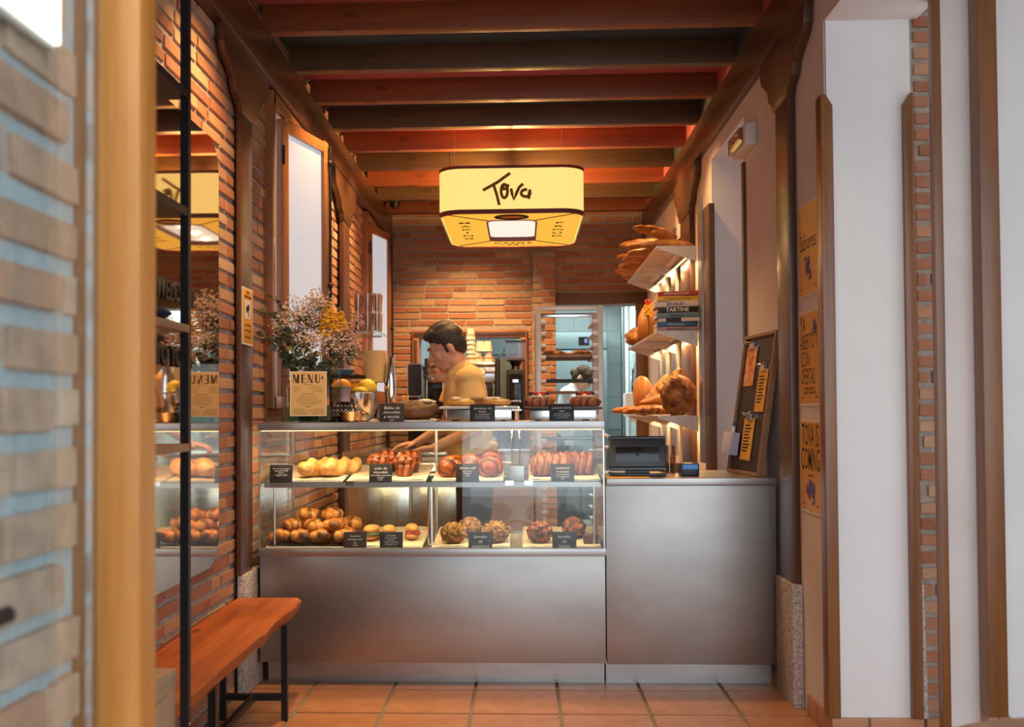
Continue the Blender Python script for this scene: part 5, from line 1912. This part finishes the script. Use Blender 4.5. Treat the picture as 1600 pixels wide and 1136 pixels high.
wd = thing('water_dispenser', 'black hot water dispenser with a chrome loop handle', 'dispenser', (-.96, 9.3, BZ))
obj('body', B().prism(rrect(-.066, .066, .0, .76, .02, 4), 'y', -.1, .1), 'black_gloss', wd, bevel=.004)
obj('trim', B().prism(rrect(-.07, .07, .46, .765, .024, 4), 'y', -.104, -.1), 'steel_bright', wd)
obj('front_panel', B().prism(rrect(-.06, .06, .47, .755, .02, 4), 'y', -.11, -.104), 'black_plastic', wd)
obj('loop_handle', B().tube([(-.035, -.115, .43)] + [(-.035 * math.cos(R(a)), -.118, .32 - .05 * math.sin(R(a))) for a in range(0, 181, 20)] + [(.035, -.115, .43)], .006, 6), 'chrome', wd)
obj('tap', B().cyl((.066, -.05, .66), (.1, -.05, .66), .014).cyl((.087, -.05, .63), (.087, -.05, .72), .012).ell((.087, -.05, .725), (.02, .02, .018), 10, 6), 'chrome', wd)
t = thing('apron', 'blue-grey apron hanging between the coffee machine and the grinder', 'apron', (-.165, 9.84, 1.80))
b_ = B()
for j in range(11):
    for i in range(9):
        u_, v_ = i / 8, j / 10
        b_.v.append(((u_ - .5) * (.12 + .13 * v_) + .02 * v_, -.03 + .014 * math.sin(u_ * 14 + v_ * 2) * (.3 + v_), -.55 * v_))
for j in range(10):
    for i in range(8):
        q = j * 9 + i
        b_.f.append((q, q + 1, q + 10, q + 9))
n0 = len(b_.v)
b_.add([(x, y + .006, z) for x, y, z in b_.v[:n0]], [tuple(reversed(f)) for f in b_.f])
obj('cloth', b_, 'blue_cloth', t)
obj('strap', B().tube([(-.05, -.03, 0), (-.02, -.02, .05), (0, -.01, .07), (.02, -.02, .05), (.05, -.03, 0)], .006, 5), 'blue_cloth', t)
obj('hook', B().tube([(0, .045, .07), (0, -.02, .065), (0, -.028, .085)], .005, 6), 'black_metal', t)

# ------------------------------------------------------------------ kitchen contents
fg = thing('upright_fridge', 'tall steel kitchen fridge with a blue digital display', 'fridge', (.68, 12.45, 0))
obj('body', B().box(-.34, .34, -.28, .4, .1, 2.22), 'fridge_steel', fg, bevel=.01)
obj('door', B().box(-.335, .335, -.31, -.28, .15, 2.0), 'fridge_steel', fg, bevel=.008)
obj('control_panel', B().box(-.335, .335, -.31, -.28, 2.02, 2.21), 'fridge_steel', fg, bevel=.006)
obj('screen', B().box(.0, .12, -.316, -.31, 2.06, 2.16), 'black_gloss', fg)
txt('digits', '6', .085, 'screen_blue', fg, (.085, -.3175, 2.115), (R(90), 0, 0), ext=.0006)
obj('handle', B().tube([(-.28, -.31, 1.0), (-.28, -.35, 1.02), (-.28, -.35, 1.5), (-.28, -.31, 1.52)], .012, 8), 'steel_bright', fg)
obj('base', B().box(-.32, .32, -.24, .36, 0, .1), 'black_plastic', fg)
kt = thing('work_table', 'steel kitchen work table in front of the fridge', 'table', (1.0, 11.35, 0))
obj('top', B().box(-.16, .22, -.45, .45, .88, .92), 'steel_bright', kt, bevel=.004)
for x in (-.13, .19):
    for y in (-.4, .4):
        obj('leg', B().box(x - .02, x + .02, y - .02, y + .02, 0, .88), 'steel', kt)
ks = thing('kitchen_shelf', 'steel kitchen shelf seen through the pass-through window', 'shelf', (-.6, 12.72, 1.38))
obj('plate', B().box(-.7, .75, -.2, .165, 0, .03), 'steel_bright', ks, bevel=.003)
for x in (-.6, .6):
    obj('bracket', B().prism([(.165, 0), (-.15, 0), (.165, -.2)], 'x', x, x + .01), 'steel', ks)
tag(obj('storage_crate', B().box(-.24, .24, -.15, .15, 0, .30).box(-.26, .26, -.17, .17, .27, .31), 'green_plastic', None, (-1.04, 12.7, 1.411), bevel=.008), 'dark green plastic crate on the kitchen shelf', 'crate')
tag(obj('extractor_hood', B().prism([(-.25, 0), (.25, 0), (.2, .35), (.12, .45), (.12, .7), (-.12, .7), (-.12, .45), (-.2, .35)], 'y', -.15, .15), 'fridge_steel', None, (-.28, 12.7, 1.99)), 'grey steel extractor duct on the kitchen wall behind the window', 'duct')
# right kitchen wall: pipes and a wire utensil rack
for i, (y, r_, m) in enumerate(((12.3, .025, 'steel'), (12.05, .022, 'fridge_steel'), (11.85, .018, 'white_plastic'))):
    tag(obj('kitchen_pipe', B().cyl((1.215, y, .8), (1.215, y, 2.68), r_), m), ('thick steel', 'thin grey', 'white plastic')[i] + ' pipe running up the tiled kitchen wall', 'pipe')
ur = thing('utensil_rack', 'wire rack of hanging utensils on the tiled kitchen wall', 'rack', (1.24, 11.0, 1.3))
wr_ = B()
for k in range(6):
    wr_.cyl((-.01, -.4 + k * .16, 0), (-.01, -.4 + k * .16, .62), .004, n=5)
for k in range(4):
    wr_.cyl((-.01, -.42, .02 + k * .19), (-.01, .42, .02 + k * .19), .004, n=5)
obj('wire_grid', wr_, 'steel', ur)
for y, z, L, m, nm in ((-.3, .48, .22, 'lime_plastic', 'lime_spatula'), (-.12, .4, .24, 'black_plastic', 'black_ladle'), (.06, .5, .2, 'steel', 'whisk'), (.22, .44, .26, 'black_plastic', 'black_brush'), (.34, .5, .22, 'white_plastic', 'white_scraper')):
    t = thing('kitchen_utensil', nm.replace('_', ' ') + ' hanging on the wire utensil rack', 'utensil', (1.215, 11.0 + y, 1.3 + z))
    obj('handle', B().tube([(0, 0, 0), (-.004, .008, -L * .6)], .008, 6), m, t)
    obj('head', B().ell((-.005, .01, -L * .8), (.012, .035, L * .22), 10, 8, .15, 3, L), m, t)
    obj('hook', B().tube([(.012, 0, .02), (-.004, 0, .015), (-.002, 0, -.005)], .003, 5), 'steel', t)
t = thing('paper_holder', 'white paper towel box under the utensil rack', 'dispenser', (1.16, 10.75, 1.22))
obj('box', B().box(-.09, .088, -.12, .12, 0, .25), 'white_plastic', t, bevel=.02)
obj('paper_sheet', B().box(-.03, .03, -.08, .08, -.06, 0), 'paper', t)


# ------------------------------------------------------------------ people
def cap(b, p, q, r0, r1, n=14):
    p, q = Vector(p), Vector(q)
    b.tube([p, p.lerp(q, .33), p.lerp(q, .66), q], [r0, r0 + (r1 - r0) * .33, r0 + (r1 - r0) * .66, r1], n)
    b.ell(p, (r0,) * 3, n, 10)
    b.ell(q, (r1,) * 3, n, 10)


def head_parts(b, Mh):
    def e(c, r, **k):
        b.ell(Mh @ Vector(c), r, 18, 12, m=Mh.to_3x3(), **k)
    e((-.012, 0, .03), (.098, .077, .092))
    e((.03, 0, -.03), (.066, .062, .088))
    e((.045, 0, -.088), (.045, .046, .036))
    e((.073, 0, -.105), (.02, .024, .018))
    e((.088, 0, .028), (.016, .05, .012))
    for s_ in (-1, 1):
        e((.062, s_ * .038, -.03), (.028, .022, .026))
        e((-.012, s_ * .079, -.018), (.021, .009, .034))
        e((-.006, s_ * .083, -.002), (.013, .008, .014))
    cap(b, Mh @ Vector((.09, 0, .012)), Mh @ Vector((.115, 0, -.03)), .010, .0135, 10)
    for s_ in (-1, 1):
        e((.105, s_ * .011, -.036), (.011, .009, .008))
    e((.094, 0, -.062), (.010, .026, .007))
    e((.092, 0, -.075), (.010, .023, .008))


def hand(b, wrist, d, up, side, curl=.5, s=1.0):
    """palm and five fingers; d = pointing direction, up = back of the hand, side = thumb side"""
    wrist, d, up, side = Vector(wrist), Vector(d).normalized(), Vector(up).normalized(), Vector(side).normalized()
    palm = wrist + d * .05 * s
    m = Matrix((d, side, up)).transposed()
    b.ell(palm, (.05 * s, .042 * s, .017 * s), 16, 10, m=m)
    for k, (off, L) in enumerate(((.030, .068), (.011, .078), (-.009, .072), (-.028, .056))):
        p0 = wrist + d * .085 * s + side * off * s
        dd = (d - up * curl * .5).normalized()
        p1 = p0 + dd * L * .5 * s
        dd = (d - up * curl * 1.6).normalized()
        p2 = p1 + dd * L * .32 * s
        dd = (d * .5 - up * curl * 2).normalized()
        p3 = p2 + dd * L * .25 * s
        for a, c, r0, r1 in ((p0, p1, .0092, .0085), (p1, p2, .0085, .0078), (p2, p3, .0078, .0068)):
            cap(b, a, c, r0 * s, r1 * s, 8)
    t0 = wrist + d * .025 * s + side * .034 * s
    t1 = t0 + (d * .6 + side * .7 - up * .2).normalized() * .04 * s
    t2 = t1 + (d * .9 + side * .1 - up * .4).normalized() * .032 * s
    cap(b, t0, t1, .012 * s, .0105 * s, 8)
    cap(b, t1, t2, .0105 * s, .008 * s, 8)


def person(label, loc, rz, skin, hair_m, shirt_m, trousers_m, lean, head_tilt, head_turn, arms, sleeve, bun=False, apron=None):
    """figure facing local +x; lean = how far the chest is ahead of the hips"""
    t = thing('person', label, 'person', loc, (0, 0, rz))
    t.scale = (1.012, 1.012, 1.012)
    pel = Vector((0, 0, .98))
    chest = Vector((lean * .75, 0, 1.34))
    neck = Vector((lean * 1.0 + .01, 0, 1.51))
    hd = neck + Vector((.055 + lean * .35, 0, .135 - lean * .12))
    Mh = Matrix.Translation(hd) @ Matrix.Rotation(head_turn, 4, 'Z') @ Matrix.Rotation(head_tilt, 4, 'Y')
    sh = [Vector((lean * .92, s_ * .19, 1.45)) for s_ in (1, -1)]
    body = B()
    head_parts(body, Mh)
    cap(body, neck - Vector((0, 0, .03)), hd + Mh.to_3x3() @ Vector((-.025, 0, -.05)), .062, .055)
    body.ell(chest, (.105, .165, .19), 20, 14)
    body.ell(pel.lerp(chest, .4), (.10, .14, .18), 20, 14)
    body.ell(pel, (.11, .155, .12), 20, 14)
    cap(body, sh[0], sh[1], .06, .06)
    for i, s_ in enumerate((1, -1)):
        el, wr, d, up, sd = [Vector(q) for q in arms[i]]
        cap(body, sh[i], el, .05, .038)
        cap(body, el, wr, .040, .026)
        hand(body, wr, d, up, sd)
        hip, kn, an = Vector((0, s_ * .09, .93)), Vector((.015, s_ * .10, .50)), Vector((-.02, s_ * .10, .09))
        cap(body, hip, kn, .082, .055)
        cap(body, kn, an, .054, .036)
        cap(body, an + Vector((0, 0, -.04)), an + Vector((.14, 0, -.055)), .035, .03)
    remesh('body', body, skin, t, .0075, 4)
    # eyes and brows
    eb = B()
    for s_ in (-1, 1):
        eb.ell(Mh @ Vector((.0812, s_ * .031, .001)), (.008, .009, .0038), 10, 8, m=Mh.to_3x3())
    obj('eye', eb, 'white_ceramic', t)
    eb = B()
    for s_ in (-1, 1):
        eb.ell(Mh @ Vector((.0885, s_ * .031, .001)), (.003, .0048, .0048), 8, 6, m=Mh.to_3x3())
        eb.tube([Mh @ Vector((.103, s_ * .014, .026)), Mh @ Vector((.1, s_ * .03, .032)), Mh @ Vector((.088, s_ * .048, .027))], .004, 6)
    obj('eyebrow', eb, hair_m, t)
    # hair
    hb = B()

    def he(c, r, amp=0, seed=0):
        hb.ell(Mh @ Vector(c), r, 22, 14, amp, 5, seed, m=Mh.to_3x3())
    he((-.02, 0, .052), (.102, .083, .086), .05, 1)
    he((-.062, 0, .0), (.058, .072, .075), .05, 2)
    he((.035, 0, .105), (.062, .06, .034), .12, 3)
    if bun:
        he((-.05, 0, -.02), (.07, .08, .085), .08, 5)
        he((-.115, 0, -.02), (.045, .045, .042), .15, 4)
        he((.03, .06, .05), (.06, .025, .05))
        he((.03, -.06, .05), (.06, .025, .05))
    else:
        he((.06, 0, .098), (.042, .055, .03), .15, 6)
        he((-.01, 0, .115), (.075, .062, .04), .06, 8)
        for s_ in (-1, 1):
            he((-.03, s_ * .065, .02), (.05, .018, .05))
            he((.012, s_ * .072, .0), (.012, .008, .035))
    remesh('hair', hb, hair_m, t, .007, 3)
    # shirt
    sb = B()
    sb.ell(chest, (.125, .185, .205), 24, 16)
    sb.ell(chest + Vector((-.01, 0, .1)), (.098, .17, .105), 22, 14)
    sb.ell(pel.lerp(chest, .45), (.122, .165, .2), 24, 16)
    sb.tube([pel.lerp(chest, .3), pel + Vector((0, 0, -.06))], [.145, .155], 24, flat=1)
    cap(sb, sh[0], sh[1], .07, .07)
    cap(sb, neck - Vector((0, 0, .05)), neck + Vector((.0, 0, -.005)), .088, .074)
    for i in range(2):
        el, wr = Vector(arms[i][0]), Vector(arms[i][1])
        if sleeve < 1:
            e_ = sh[i].lerp(el, sleeve)
            sl = B()
            cap(sl, sh[i], e_, .074, .064)
            dd = (el - sh[i]).normalized()
            sl.tube([e_ - dd * .06, e_, e_ + dd * .055], [.068, .074, .082], 22)
            remesh('sleeve', sl, shirt_m, t, .007, 2)
        else:
            cap(sb, sh[i], el, .068, .054)
            cap(sb, el, el.lerp(wr, .85), .054, .042)
    if sleeve < 1:
        remesh('shirt', sb, shirt_m, t, .008, 2)
    else:
        remesh('coat', sb, shirt_m, t, .009, 3)
    tb_ = B()
    tb_.ell(pel, (.125, .168, .125), 20, 14)
    for s_ in (1, -1):
        cap(tb_, (0, s_ * .09, .93), (.015, s_ * .10, .5), .096, .072)
        cap(tb_, (.015, s_ * .10, .5), (-.02, s_ * .10, .13), .072, .062)
    remesh('trousers', tb_, trousers_m, t, .012, 3)
    for s_ in (1, -1):
        fb = B().ell((.045, s_ * .10, .042), (.14, .052, .042), 20, 12)
        fb.v = [(x, y, max(z, 0)) for x, y, z in fb.v]
        obj('shoe', fb, 'black_plastic', t)
    if apron:
        apron(t)
    return t


def shirt_print(t):
    b = B()
    obj('shirt_print', b.tube([(.155, -.10, 1.32), (.16, -.085, 1.29), (.158, -.1, 1.26), (.165, -.08, 1.24)], .004, 5), 'ink_brown', t)


# arms given as (elbow, wrist, finger direction, back of hand, thumb side) for left (+y) and right (-y)
person('person in a mustard T-shirt with short black hair working behind the display case', (-.272, 5.9, 0), R(180 + 14), 'skin', 'hair_black', 'tshirt', 'dark_cloth', .07, R(24), R(-4),
       (((.045, .275, 1.18), (.27, .25, 1.08), (1, -.1, -.1), (0, .2, 1), (0, -1, 0)), ((.12, -.23, 1.19), (.31, -.18, 1.09), (1, .1, -.1), (0, -.2, 1), (0, 1, 0))), .3)
person('person in a white coat with brown hair in a bun, bent over in the kitchen', (.41, 11.32, 0), R(-12), 'skin', 'hair_brown', 'white_cloth', 'dark_cloth', .15, R(40), R(-10),
       (((.27, .22, 1.18), (.43, .13, 1.02), (1, -.2, -.2), (0, .2, 1), (0, -1, 0)), ((.27, -.22, 1.18), (.43, -.13, 1.02), (1, .2, -.2), (0, -.2, 1), (0, 1, 0))), 1, bun=True)
